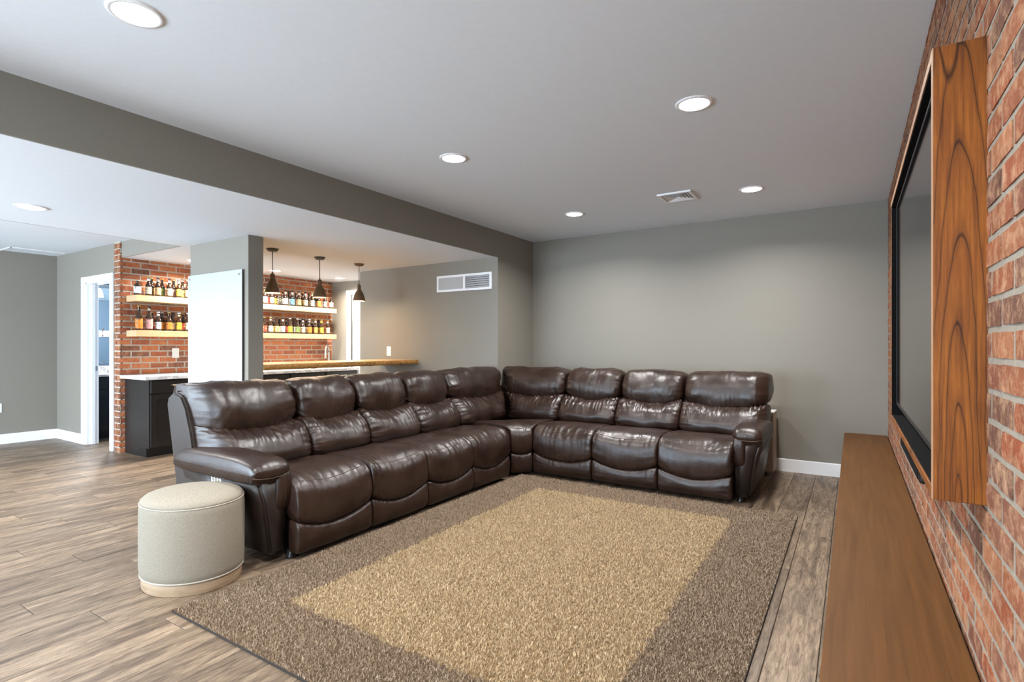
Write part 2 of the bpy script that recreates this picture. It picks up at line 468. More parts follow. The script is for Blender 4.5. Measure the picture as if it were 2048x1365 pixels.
# wall behind the camera with two openings
WZ0, WZ1 = 0.35, 2.1
WINS = [(-8.9, -6.4), (-6.1, -3.9), (-2.5, -1.2)]
pieces = [(XLW - T, XB + T, YN - T, YN, 0, WZ0), (XLW - T, XB + T, YN - T, YN, WZ1, H + .06)]
xs = [XLW - T] + [v for w in WINS for v in w] + [XB + T]
for i in range(0, len(xs), 2): pieces.append((xs[i], xs[i + 1], YN - T, YN, WZ0, WZ1))
struct(boxes('wall_front', pieces, MT['wall']), 'grey wall with windows behind the camera', 'wall')
for i, (a, b) in enumerate(WINS):
    fr = boxes('window_%d' % (i + 1), [(a, a + .06, YN - .1, YN + .02, WZ0 + .06, WZ1 - .06), (b - .06, b, YN - .1, YN + .02, WZ0 + .06, WZ1 - .06), (a, b, YN - .1, YN + .02, WZ0, WZ0 + .06), (a, b, YN - .1, YN + .02, WZ1 - .06, WZ1), ((a + b) / 2 - .03, (a + b) / 2 + .03, YN - .09, YN, WZ0 + .06, WZ1 - .06)], MT['trim'])
    struct(fr, 'white framed window behind the camera', 'window')
    box('pane', a + .05, b - .05, YN - .06, YN - .055, WZ0 + .05, WZ1 - .05, MT['pane'], fr)
    ld = bpy.data.lights.new('daylight_portal', 'AREA'); ld.shape = 'RECTANGLE'; ld.size = b - a; ld.size_y = WZ1 - WZ0
    ld.cycles.is_portal = True
    lo = bpy.data.objects.new('daylight_portal', ld); lo.location = ((a + b) / 2, YN - T - .01, (WZ0 + WZ1) / 2); lo.rotation_euler = (math.pi / 2, 0, 0)
    COL.objects.link(lo)

# ------------------------------------------------------------------ brick walls
wall_right = struct(box('wall_right', XB + 0.0032, XB + 0.16, YN, YB + T, 0, H + .05, MT['mortar']), 'red brick accent wall that carries the television', 'wall')
brick_cache = {}
def brick_geom(L, Hh, seed, bow=0.004):
    r = random.Random(seed)
    nx, ny = 4, 2
    V, F = [], []
    idx = {}
    def per():
        out = [(i, 0) for i in range(nx)] + [(nx, j) for j in range(ny)] + [(i, ny) for i in range(nx, 0, -1)] + [(0, j) for j in range(ny, 0, -1)]
        return out
    for i in range(nx + 1):
        for j in range(ny + 1):
            edge = i in (0, nx) or j in (0, ny)
            u = -L / 2 + L * i / nx; w = -Hh / 2 + Hh * j / ny
            if i == 0: u += .003
            if i == nx: u -= .003
            if j == 0: w += .0012
            if j == ny: w -= .0012
            u += r.uniform(-.0022, .0012) if i == nx else r.uniform(-.0012, .0022); w += r.uniform(-.0012, .0012)
            dep = (-0.0010 if edge else 0.0) + r.uniform(-.0012, .0010)
            idx[(i, j)] = len(V); V.append((u, w, dep))
    for i in range(nx):
        for j in range(ny):
            F.append((idx[(i, j)], idx[(i + 1, j)], idx[(i + 1, j + 1)], idx[(i, j + 1)]))
    P = per(); b0 = len(V)
    for (i, j) in P:
        x, y, z = V[idx[(i, j)]]
        x = max(-L / 2, min(L / 2, x * 1.01)); y = max(-Hh / 2, min(Hh / 2, y * 1.02))
        V.append((x, y, -0.022))
    n = len(P)
    for k in range(n):
        a, b = idx[P[k]], idx[P[(k + 1) % n]]
        F.append((b, a, b0 + k, b0 + (k + 1) % n))
    return V, F
AX = {'r': lambda u, w, d: (-d, -u, w), 'l': lambda u, w, d: (d, u, w), 'e': lambda u, w, d: (u, -d, w)}
def brick_mesh(wall, L, Hh, k, mat):
    key = (wall, round(L, 3), k)
    if key not in brick_cache:
        V, F = brick_geom(L, Hh, ord(wall) * 37 + k)
        me = bpy.data.meshes.new('brick'); me.from_pydata([AX[wall](*p) for p in V], [], F)
        me.materials.append(mat); me.polygons.foreach_set('use_smooth', [True] * len(F)); me.update()
        me.set_sharp_from_angle(angle=0.6)
        brick_cache[key] = me
    return brick_cache[key]
def proj(x, y, z):
    s, c = math.sin(YAW), math.cos(YAW)
    cx = c * x + s * y; cz = -s * x + c * y
    if cz < 0.05: return None
    return 1024 + FPX * cx / cz, Y0 + FPX * (CAMH - z) / cz
# right wall
CR, LR = 0.0708, 0.205
TVY0, TVY1, TVZ0, TVZ1 = 1.684, 3.42, 0.868, 1.99
allb = []
course = 0; z = 0.366
while z < H + 0.001:
    zc = z + CR / 2
    y = 0.0 + (LR / 2 if course % 2 else 0) - LR
    while y < YB:
        a, b = y + .006, min(y + LR - .006, YB)
        if b > 0.0 and b - a > .02 and not (a > TVY0 + .02 and b < TVY1 - .02 and z > TVZ0 + .02 and z + CR < TVZ1 - .02):
            hh = min(CR - .0125, H - zc + CR / 2 - .006)
            if hh > 0.015: allb.append(((a + b) / 2, zc if hh > .05 else z + hh / 2 + .005, b - a, hh))
        y += LR
    z += CR; course += 1
def score(q):
    yc, zc, L, hh = q
    p = [proj(XB, yc + s * L / 2, zc + t * hh / 2) for s in (-1, 1) for t in (-1, 1)]
    if any(v is None for v in p): return 0
    us = [v[0] for v in p]; vs = [v[1] for v in p]
    if min(us) > 2060 or max(vs) < -20 or min(vs) > 1390: return 0
    if yc > 1.72 and zc > TVZ0 - .02 and zc < 2.25 and proj(XB, yc, zc)[0] < 1972: return 0.5
    return (max(us) - min(us)) * (max(vs) - min(vs))
allb.sort(key=score, reverse=True)
for k, (yc, zc, L, hh) in enumerate(allb[:300]):
    o = bpy.data.objects.new('brick', brick_mesh('r', LR - .012, CR - .0125, k % 14, MT['brick_r']))
    o.location = (XB + random.uniform(-.001, .0008), yc, zc); o.scale = (1, L / (LR - .012), hh / (CR - .0125))
    o.rotation_euler = (random.uniform(-.006, .006), 0, random.uniform(-.01, .01))
    link(o, wall_right)
def joined_bricks(lst, wall, plane, parent, mat, Ln, Hn):
    V, F, R = [], [], []
    for k, (uc, zc, L, hh) in enumerate(lst):
        v, f = brick_geom(Ln, Hn, 100 + k % 14)
        b = len(V); r = random.random()
        for p in v:
            q = AX[wall](p[0] * L / Ln, p[1] * hh / Hn, p[2])
            V.append((plane + q[0], uc + q[1], zc + q[2])); R.append(r)
        F += [tuple(b + i for i in ff) for ff in f]
    o = mesh_obj('brick', V, F, mat, parent, True)
    at = o.data.attributes.new('rnd', 'FLOAT', 'POINT'); at.data.foreach_set('value', R)
    o['kind'] = 'stuff'
    o.data.set_sharp_from_angle(angle=0.6)
    return o
joined_bricks(allb[300:], 'r', XB, wall_right, MT['brick_r'], LR - .012, CR - .0125)

# bottle wall
wall_bottles = struct(box('wall_bar', XBR - 0.15, XBR - 0.005, YBR - 0.002, YR, 0, H2 + .02, MT['mortar_l']), 'orange red brick wall behind the bottle shelves', 'wall')
boxes('end_mortar', [(XBR - 0.15, XBR - 0.005, YBR - 0.012, YBR + 0.01, 0, H3)], MT['mortar_l'], wall_bottles)
CLc, LLc = 0.0703, 0.2
z = 0.905; course = 0
rows = []
nL = 0
while z < H2 - .02:
    zc = z + CLc / 2
    y = YBR - (LLc / 2 if course % 2 else 0)
    while y < YR - .01:
        a, b = (YBR - .0175 if y <= YBR + 1e-6 else y + .0065), min(y + LLc, YR) - .0065
        hh = min(CLc - .0135, H2 - z - .006)
        if b - a > .02 and hh > .015:
            o = bpy.data.objects.new('brick', brick_mesh('l', LLc - .011, CLc - .0135, nL % 14, MT['brick_l']))
            o.location = (XBR + random.uniform(-.0015, .0015), (a + b) / 2, z + hh / 2 + .0065); o.scale = (1, (b - a) / (LLc - .011), hh / (CLc - .0135))
            link(o, wall_bottles); nL += 1
        y += LLc
    z += CLc; course += 1
# short returns and the brick end that faces the room
z = 0.905 - 12 * CLc - .07; k = 0
while z < H3 - .01:
    zt = min(z + CLc - .006, H3 - .002); zb = max(z + .006, 0.004)
    if zt - zb > .015:
        for (a, b) in ([(XBR - 0.148, XBR - .002)] if k % 2 else [(XBR - 0.148, XBR - 0.085), (XBR - 0.073, XBR - .002)]):
            o = bpy.data.objects.new('brick', brick_mesh('e', 0.145, CLc - .0135, k % 9, MT['brick_r']))  # browner brick colour stands in for the daylight on this end
            o.location = ((a + b) / 2, YBR - 0.018, (zb + zt) / 2); o.scale = ((b - a) / 0.145, 1, (zt - zb) / (CLc - .0135)); link(o, wall_bottles)
        if z < 0.86:
            o = bpy.data.objects.new('brick', brick_mesh('l', 0.055, CLc - .0135, k % 5, MT['brick_l']))
            o.location = (XBR, YBR + 0.018, (zb + zt) / 2); o.scale = (1, 1, (zt - zb) / (CLc - .0135)); link(o, wall_bottles)
    z += CLc; k += 1

# ------------------------------------------------------------------ baseboards
def baseboard(name, x0, x1, y0, y1, label):
    bm = bmesh.new(); bm_box(bm, x0, x1, y0, y1, 0, 0.125)
    top = [e for e in bm.edges if all(v.co.z > .12 for v in e.verts)]
    bmesh.ops.bevel(bm, geom=top, offset=0.006, segments=2, affect='EDGES')
    return struct(bm_obj(name, bm, MT['trim']), label, 'baseboard')
baseboard('baseboard_back', XL, XB, YB - .016, YB, 'white baseboard along the back wall behind the sofa')
baseboard('baseboard_left', XLW, XLW + .016, YN, YBR, 'white baseboard along the far left wall')
baseboard('baseboard_door', XLW + .016, DX0 - .11, YBR - .016, YBR, 'short white baseboard left of the bathroom doorway')
baseboard('baseboard_grille', XV, XL, YV - .016, YV, 'white baseboard under the wall with the air grille')
baseboard('baseboard_corner', XL, XL + .016, YV, YB - .016, 'short white baseboard in the corner behind the sofa')
baseboard('baseboard_pillar', PX0, PX1, PY0 - .016, PY0, 'white baseboard at the foot of the stub wall')

# ------------------------------------------------------------------ doorway to bathroom
d1 = struct(box('door_1', DX0 - .105, DX0 + .005, YBR - .022, YBR, 0, DZ - .005, MT['trim'], bev=.004, seg=1), 'white cased doorway into the blue bathroom', 'door')
box('casing', DX1 - .005, DX1 + .075, YBR - .022, YBR, 0, DZ - .005, MT['trim'], d1, .004, 1)
box('casing', DX0 - .105, DX1 + .075, YBR - .0225, YBR, DZ - .005, DZ + .07, MT['trim'], d1, .004, 1)
box('jamb', DX0, DX0 + .018, YBR - .001, YBR + T + .005, 0, DZ, MT['trim'], d1)
box('jamb', DX1 - .018, DX1, YBR - .001, YBR + T + .005, 0, DZ, MT['trim'], d1)
box('jamb', DX0, DX1, YBR - .001, YBR + T + .005, DZ - .018, DZ, MT['trim'], d1)
box('door_stop', DX0 + .018, DX0 + .032, YBR + .05, YBR + .085, 0, DZ - .018, MT['trim'], d1)
box('strike_plate', DX0 + .017, DX0 + .021, YBR + .088, YBR + .112, 0.93, 0.99, MT['steel'], d1)
# bathroom shell
BW = -9.0
struct(boxes('wall_bathroom', [(BW - .1, BW, YBR + T, 5.3, 0, H3), (BW, -7.45, 5.2, 5.3, 0, H3), (-7.46, -7.345, YBR + T + .01, 5.2, 0, H3)], MT['blue']), 'slate blue painted walls inside the bathroom', 'wall')
struct(box('ceiling', BW - .1, -7.34, YBR + T, 5.3, H3 - .01, H3 + .06, MT['ceil']), 'white ceiling inside the bathroom', 'ceiling')
# vanity
vt = thing('bathroom_vanity', 'dark bathroom vanity with white top seen through the doorway', 'vanity', (-8.72, 3.6, 0))
box('cabinet_body', BW + .005, -8.47, 2.96, 4.3, 0.10, 0.835, MT['espresso'], vt)
box('toe_kick', BW + .005, -8.53, 2.97, 4.29, 0.0, 0.10, MT['black'], vt)
for i in range(2):
    ya = 2.97 + i * .67
    box('false_drawer', -8.47, -8.452, ya, ya + .65, 0.67, 0.825, MT['espresso'], vt, .003, 1)
    dd = box('door', -8.47, -8.452, ya, ya + .65, 0.12, 0.655, MT['espresso'], vt, .003, 1)
    box('door_panel', -8.4525, -8.450, ya + .07, ya + .58, 0.19, 0.585, MT['black'], dd)
box('vanity_top', BW + .005, -8.44, 2.95, 4.32, 0.835, 0.868, MT['marble'], vt, .004, 1)
bs = box('backsplash', BW + .004, BW + .025, 2.95, 4.32, 0.8685, 0.965, MT['marble'], None, .002, 1)
tag(bs, 'white marble backsplash strip behind the bathroom faucet', 'backsplash')
fc = thing('bathroom_faucet', 'small nickel faucet on the bathroom vanity', 'faucet', (-8.85, 3.42, 0.868))
V, F = lathe([(.024, 0), (.024, .006), (.014, .012), (.012, .07), (.016, .085), (.0, .095)], -8.85, 3.42, 12, .868); mesh_obj('faucet_body', V, F, MT['steel'], fc, True)
V, F = tube([(-8.85, 3.42, .93), (-8.82, 3.42, .965), (-8.77, 3.42, .965), (-8.73, 3.42, .935)], .009); mesh_obj('spout', V, F, MT['steel'], fc, True)
for s in (-.1, .1):
    V, F = lathe([(.02, 0), (.016, .02), (.012, .045), (.018, .055), (.0, .06)], -8.85, 3.42 + s, 10, .868); hb = mesh_obj('handle', V, F, MT['steel'], fc, True)
mi = thing('bathroom_mirror', 'frameless mirror above the bathroom vanity reflecting a hook rail', 'mirror', (BW, 3.6, 1.0))
box('mirror_glass', BW + .003, BW + .009, 2.99, 4.25, 1.0, 1.90, MT['mirror'], mi)
for zz in (1.012, 1.888):
    for yy in (3.3, 3.95): box('clip', BW + .009, BW + .013, yy - .012, yy + .012, zz - .01, zz + .01, MT['steel'], mi)
vl = thing('vanity_light', 'bright vanity light bar above the bathroom mirror', 'light', (BW, 3.5, 2.0))
box('back_plate', BW + .002, BW + .03, 3.1, 3.9, 2.06, 2.12, MT['chrome'], vl, .004, 1)
for yy in (3.2, 3.5, 3.8):
    V, F = tube([(BW + .03, yy, 2.09), (BW + .1, yy, 2.09), (BW + .12, yy, 2.06)], .008); ar = mesh_obj('arm', V, F, MT['chrome'], vl, True)
    V, F = lathe([(.065, 0), (.06, .05), (.045, .1), (.02, .125), (.0, .126)], BW + .12, yy, 16, 1.93)
    mesh_obj('glass_shade', V, F, MT['glow_white'], ar, True)
hr = thing('hook_rail', 'white wall rail with dark coat hooks in the bathroom', 'rail', (-7.46, 4.6, 1.45))
box('rail_board', -7.478, -7.461, 3.7, 5.15, 1.40, 1.50, MT['trim'], hr, .003, 1)
for yy in np.linspace(3.85, 5.0, 6):
    V, F = tube([(-7.478, yy, 1.47), (-7.51, yy, 1.50), (-7.53, yy, 1.54)], .006, 6); hk = mesh_obj('hook', V, F, MT['bronze'], hr, True)
    V, F = tube([(-7.478, yy, 1.44), (-7.50, yy, 1.41), (-7.52, yy, 1.43)], .006, 6); mesh_obj('lower_prong', V, F, MT['bronze'], hk, True)

# door behind the bar
d2 = struct(box('door_2', -6.70, -5.95, YR - .004, YR + .02, 0.01, 2.05, MT['trim']), 'white door in the recessed wall behind the bar', 'door')
box('casing', -6.83, -6.725, YR - .022, YR, 0, 2.06, MT['trim'], d2, .004, 1)
box('casing', -6.83, XV - .005, YR - .0225, YR, 2.06, 2.13, MT['trim'], d2, .004, 1)
box('jamb_gap', -6.725, -6.70, YR - .006, YR + .01, 0, 2.06, MT['dark_slot'], d2)
box('hinge', -6.705, -6.685, YR - .012, YR - .003, 0.93, 1.02, MT['steel'], d2)

# ceiling access panel at far left
ap = thing('access_panel', 'flat white access panel on the ceiling at far left', 'panel', (-8.9, 2.5, H3))
box('panel', -9.09, -8.72, 2.252, 2.77, H3 - .006, H3 - .0005, MT['ceil'], ap)
boxes('panel_rim', [(-9.1, -8.71, 2.24, 2.252, H3 - .009, H3 - .0005), (-8.722, -8.71, 2.24, 2.78, H3 - .009, H3 - .0005)], MT['trim'], ap)

# ================================================================== LIGHT FITTINGS
def downlight(x, y, z, watts, label, group, color=NEUTRAL, r=0.078, spread=150):
    t = thing('downlight', label, 'light', (x, y, z), group)
    V, F = [], []
    n = 40
    prof = [(r + .022, -0.0005), (r + .018, -0.006), (r + .003, -0.008), (r, -0.004), (r, -0.0005)]
    for pr, pz in prof:
        for i in range(n):
            a = 2 * math.pi * i / n; V.append((x + pr * math.cos(a), y + pr * math.sin(a), z + pz))
    for j in range(len(prof) - 1):
        for i in range(n):
            k = (i + 1) % n; F.append((j * n + i, j * n + k, (j + 1) * n + k, (j + 1) * n + i))
    mesh_obj('trim_ring', V, F, MT['trim'], t, True)
    V, F = lathe([(r, -0.004), (r * .7, -0.0065), (0.001, -0.0075)][::-1], x, y, n, z)
    mesh_obj('lens', V, F, MT['glow_white'], t, True)
    ld = bpy.data.lights.new('downlight_lamp', 'AREA'); ld.shape = 'DISK'; ld.size = 2 * r; ld.energy = watts; ld.color = color
    ld.spread = math.radians(spread)
    lo = bpy.data.objects.new('lamp', ld); lo.parent = t; lo.location = (0, 0, -0.012); COL.objects.link(lo)
    return t
GR = 'recessed ceiling downlights'
for x, y, lab in [(-2.424, 1.0, 'largest round recessed ceiling light, nearest at top left above the beam'),
                  (-0.737, 3.022, 'round recessed ceiling light nearest the television, at upper right'),
                  (-2.389, 2.983, 'round recessed ceiling light in the middle of the ceiling above the left sofa seats'),
                  (-2.372, 4.905, 'small round recessed ceiling light above the sofa corner'),
                  (-0.726, 4.93, 'small round recessed ceiling light right of the ceiling vent'),
                  (-0.73, 1.0, 'round recessed ceiling light above the camera beside the brick wall'),
                  (-2.40, -1.0, 'added unseen ceiling light behind the camera, left'),  # this pair behind the camera is unseen, added for its light
                  (-0.73, -1.0, 'added unseen ceiling light behind the camera, right')]:
    downlight(x, y, H, DOWNLIGHT_W, lab, GR)
for x, y, lab in [(-5.133, 1.436, 'round recessed light in the lower ceiling at far left'),
                  (-5.133, -1.2, 'added unseen light in the lower ceiling behind the camera')]:  # unseen lamp, added for more light from behind the camera
    downlight(x, y, H2, LOW_W, lab, GR)
downlight(-7.3, 0.3, H3, LOW_W, 'added round light in the far left ceiling, out of view', GR)  # unseen lamp added to brighten the left area
for x, y, lab in [(-6.70, 3.40, 'recessed light above the bottle shelves nearest the brick end'),
                  (-6.66, 4.45, 'recessed light above the bottle shelves behind the first pendant'),
                  (-6.56, 5.45, 'recessed light above the bottle shelves near the door')]:
    downlight(x, y, H2, BAR_W, lab, GR, WARM, 0.065)
bl = bpy.data.lights.new('vanity_lamp', 'AREA'); bl.energy = 60; bl.size = .6; bl.size_y = .12; bl.shape = 'RECTANGLE'
bo = bpy.data.objects.new('vanity_lamp', bl); bo.location = (0.13, 0.0, -0.09); bo.rotation_euler = (0, math.radians(-35), math.pi / 2); bo.parent = vl; COL.objects.link(bo)
bo.rotation_euler = (0, math.radians(-40), 0)

def pendant(x, y, lab, canopy_mat):
    t = thing('pendant_lamp', lab, 'lamp', (x, y, H2), 'pendant lamps above the bar')
    V, F = lathe([(.018, -.03), (.045, -.028), (.063, -.004), (.064, -.0005)], x, y, 28, H2); mesh_obj('ceiling_canopy', V, F, canopy_mat, t, True)
    V, F = tube([(x, y, H2 - .03), (x, y, 2.03)], .0035, 6); mesh_obj('cord', V, F, MT['black'], t, True)
    V, F = lathe([(.022, 1.955), (.0235, 1.965), (.0235, 2.0), (.019, 2.012), (.008, 2.018), (.006, 2.035)], x, y, 24); mesh_obj('socket_cap', V, F, MT['bronze'], t, True)
    prof = [(.077, 1.81), (.074, 1.835), (.066, 1.865), (.054, 1.90), (.040, 1.93), (.026, 1.953), (.022, 1.958)]
    n = 32; V, F = [], []
    for r, z in prof:
        for i in range(n):
            a = 2 * math.pi * i / n; V.append((x + r * math.cos(a), y + r * math.sin(a), z))
    for j in range(len(prof) - 1):
        for i in range(n):
            k = (i + 1) % n; F.append((j * n + i, j * n + k, (j + 1) * n + k, (j + 1) * n + i))
    sh = mesh_obj('lamp_shade', V, F, MT['bronze'], t, True)
    V2 = []
    for r, z in prof:
        for i in range(n):
            a = 2 * math.pi * i / n; V2.append((x + (r - .0025) * math.cos(a), y + (r - .0025) * math.sin(a), z + .0005))
    mesh_obj('shade_lining', V2, [tuple(reversed(f)) for f in F], MT['shade_in'], sh, True)
    V, F = lathe([(.012, 1.832), (.026, 1.842), (.03, 1.86), (.026, 1.882), (.014, 1.905), (.012, 1.93)], x, y, 16); mesh_obj('bulb', V, F, MT['glow_warm'], t, True)
    ld = bpy.data.lights.new('pendant_bulb', 'POINT'); ld.energy = 8; ld.color = (1, .80, .55); ld.shadow_soft_size = .03
    lo = bpy.data.objects.new('bulb_light', ld); lo.parent = t; lo.location = (0, 0, 1.822 - H2); COL.objects.link(lo)
MT['canopy_grey'] = plain('canopy_grey', (0.09, 0.09, 0.088), 0.5, metal=0.4, nscale=60)
pendant(-5.195, 3.433, 'dark bronze bell pendant lamp over the bar, nearest the stub wall', MT['canopy_grey'])
pendant(-5.225, 4.053, 'dark bronze bell pendant lamp over the bar, middle of three', MT['canopy_grey'])
pendant(-5.23, 4.644, 'dark bronze bell pendant lamp over the bar, in front of the white door trim', MT['bronze'])

# ================================================================== TV AND BENCH
bench = thing('bench', 'long low brown wooden bench along the brick wall', 'bench', (0.1, 3.0, 0))
box('bench_top', -0.0694, XB - .006, -1.6, YB - .02, 0.392, 0.4305, MT['bench'], bench, .003, 1)
box('bench_body', -0.045, XB - .006, -1.58, YB - .025, 0.06, 0.392, MT['bench'], bench)
box('toe_kick', 0.0, XB - .006, -1.57, YB - .03, 0.0, 0.06, MT['matte_black'], bench)
FX = 0.1685
fr = thing('tv_frame', 'wooden box frame with bold dark grain mounted around the television', 'frame', (XB, 2.55, 1.43))
TH = 0.024
box('side_panel', FX, XB + .004, TVY0, TVY0 + TH, TVZ0, TVZ1, MT['frame_z'], fr, .0015, 1)
box('side_panel', FX, XB + .004, TVY1 - TH, TVY1, TVZ0, TVZ1, MT['frame_z'], fr, .0015, 1)
box('top_rail', FX, XB + .004, TVY0 + TH, TVY1 - TH, TVZ1 - TH, TVZ1, MT['frame_y'], fr, .0015, 1)
box('bottom_rail', FX, XB + .004, TVY0 + TH, TVY1 - TH, TVZ0, TVZ0 + TH, MT['frame_y'], fr, .0015, 1)
boxes('front_edge', [(FX - .002, FX, TVY0, TVY0 + TH, TVZ0, TVZ1), (FX - .002, FX, TVY0 + TH, TVY1, TVZ1 - TH, TVZ1)], MT['frame_edge'], fr)
box('black_liner', XB - .02, XB - .004, TVY0 + TH, TVY1 - TH, TVZ0 + TH, TVZ1 - TH, MT['matte_black'], fr)
boxes('inner_liner', [(FX + .001, XB - .02, TVY1 - TH - .004, TVY1 - TH, TVZ0 + TH, TVZ1 - TH), (FX + .001, XB - .02, TVY0 + TH, TVY1 - TH, TVZ1 - TH - .004, TVZ1 - TH), (FX + .004, XB - .02, TVY0 + TH, TVY1 - TH, TVZ0 + TH, TVZ0 + TH + .004)], MT['matte_black'], fr)
tv = thing('television', 'large flat television with a glossy dark screen inside the wooden frame', 'television', (XB - .03, 2.55, 1.45))
SX = 0.187
box('tv_body', SX + .002, XB - .024, TVY0 + TH + .02, TVY1 - TH - .06, 0.955, TVZ1 - TH - .012, MT['black'], tv, .004, 1)
box('screen', SX, SX + .002, TVY0 + TH + .028, TVY1 - TH - .07, 0.968, TVZ1 - TH - .022, MT['screen'], tv)
boxes('bezel', [(SX - .0015, SX + .0025, TVY1 - TH - .07, TVY1 - TH - .06, 0.955, TVZ1 - TH - .012), (SX - .0015, SX + .0025, TVY0 + TH + .02, TVY1 - TH - .06, TVZ1 - TH - .022, TVZ1 - TH - .012), (SX - .0015, SX + .0025, TVY0 + TH + .02, TVY1 - TH - .06, 0.955, 0.968)], MT['black'], tv)
sb = thing('soundbar', 'slim black soundbar on the brick wall below the television frame', 'speaker', (XB, 2.8, 0.8))
box('speaker_body', 0.196, XB - .0, 2.36, 3.24, 0.762, 0.826, MT['black'], sb, .012, 3, True)
box('grille', 0.1945, 0.198, 2.40, 3.20, 0.772, 0.816, MT['matte_black'], sb)
mbx = thing('media_box', 'small rounded black media box on the lower ledge inside the television frame', 'box', (0.2, 1.78, TVZ0 + TH))
box('box_body', 0.178, 0.235, 1.735, 1.83, TVZ0 + TH + .0045, TVZ0 + TH + .027, MT['black'], mbx, .009, 3, True)
box('silver_band', 0.1775, 0.2355, 1.7345, 1.8305, TVZ0 + TH + .0150, TVZ0 + TH + .0175, MT['chrome'], mbx, .008, 2)

# ================================================================== RUG
RX0, RX1, RY0, RY1 = -2.690, -0.338, 1.262, 4.402
rc = Vector(((RX0 + RX1) / 2, (RY0 + RY1) / 2, 0))
rug = thing('area_rug', 'thick tan shag rug with a darker brown border in front of the sofa', 'rug', rc)
box('rug_backing', RX0 + .004, RX1 - .004, RY0 + .004, RY1 - .004, 0.0005, 0.008, MT['rug_back'], rug)
boxes('binding', [(RX0, RX0 + .004, RY0, RY1, 0.0005, .010), (RX1 - .004, RX1, RY0, RY1, 0.0005, .010), (RX0, RX1, RY0, RY0 + .004, 0.0005, .010), (RX0, RX1, RY1 - .004, RY1, 0.0005, .010)], MT['rug_bind'], rug)
N = 460000
px = rng.uniform(RX0 + .003, RX1 - .003, N) - rc.x; py = rng.uniform(RY0 + .003, RY1 - .003, N) - rc.y
# clumping: pull strands to tuft centres on a jittered lattice
cell = 0.0084
gx = np.floor(px / cell); gy = np.floor(py / cell)
hsh = np.abs(np.sin(gx * 127.1 + gy * 311.7) * 43758.5453) % 1.0
hs2 = np.abs(np.sin(gx * 269.5 + gy * 183.3) * 43758.5453) % 1.0
tx = (gx + 0.2 + 0.6 * hsh) * cell; ty = (gy + 0.2 + 0.6 * hs2) * cell
ang = rng.uniform(0, 6.283, N)
hs3 = np.abs(np.sin(gx * 419.2 + gy * 371.9) * 43758.5453) % 1.0
lean = rng.uniform(.001, .0065, N)
hgt = 0.009 + 0.011 * hs3 + rng.normal(0, .0015, N)
mx_, my_ = px + (tx - px) * 0.35 + np.cos(ang) * lean * .35, py + (ty - py) * 0.35 + np.sin(ang) * lean * .35
ex, ey = px + (tx - px) * 0.55 + np.cos(ang) * lean, py + (ty - py) * 0.55 + np.sin(ang) * lean
wd = rng.uniform(.0011, .0019, N); wa = rng.uniform(0, 6.283, N); wx, wy = np.cos(wa) * wd, np.sin(wa) * wd
z0 = np.full(N, 0.006)
verts = np.empty((N, 5, 3))
verts[:, 0] = np.stack([px - wx, py - wy, z0], 1); verts[:, 1] = np.stack([px + wx, py + wy, z0], 1)
verts[:, 2] = np.stack([mx_ + wx, my_ + wy, hgt * .62 + .004], 1); verts[:, 3] = np.stack([mx_ - wx, my_ - wy, hgt * .62 + .004], 1)
verts[:, 4] = np.stack([ex, ey, hgt + .003], 1)
me = bpy.data.meshes.new('shag_pile')
me.vertices.add(N * 5); me.vertices.foreach_set('co', verts.reshape(-1).astype(np.float32))
base = (np.arange(N) * 5)[:, None]
loops = np.concatenate([base + np.array([0, 1, 2, 3]), base + np.array([3, 2, 4])], 1).reshape(-1)
me.loops.add(N * 7); me.loops.foreach_set('vertex_index', loops.astype(np.int32))
ls = np.stack([np.arange(N) * 7, np.arange(N) * 7 + 4], 1).reshape(-1)
me.polygons.add(N * 2); me.polygons.foreach_set('loop_start', ls.astype(np.int32))
me.update(calc_edges=True); me.validate()
at = me.attributes.new('rnd', 'FLOAT', 'POINT')
rv = np.clip(0.45 * hsh + 0.30 * hs3 + 0.25 * rng.uniform(0, 1, N), 0, 1)
at.data.foreach_set('value', np.repeat(rv, 5).astype(np.float32))
me.materials.append(MT['pile'])
pile = bpy.data.objects.new('shag_pile', me); link(pile, rug); pile['kind'] = 'stuff'

# ================================================================== SECTIONAL SOFA
sofa = thing('sectional_sofa', 'large dark brown leather L-shaped reclining sectional sofa', 'sofa', (-2.9, 4.3, 0))
FL = lambda u, d, z: (-2.70 - d, u, z)       # left run, facing +x
FR = lambda u, d, z: (u, 4.452 + d, z)       # back run, facing the camera
DG = math.sqrt(.5)
def FC(u, d, z):                              # corner wedge, facing the diagonal
    return (-2.672 + (u - d) * DG, 4.372 + (u + d) * DG, z)

def nz(x, y, z): return noise.noise(Vector((x, y, z)))

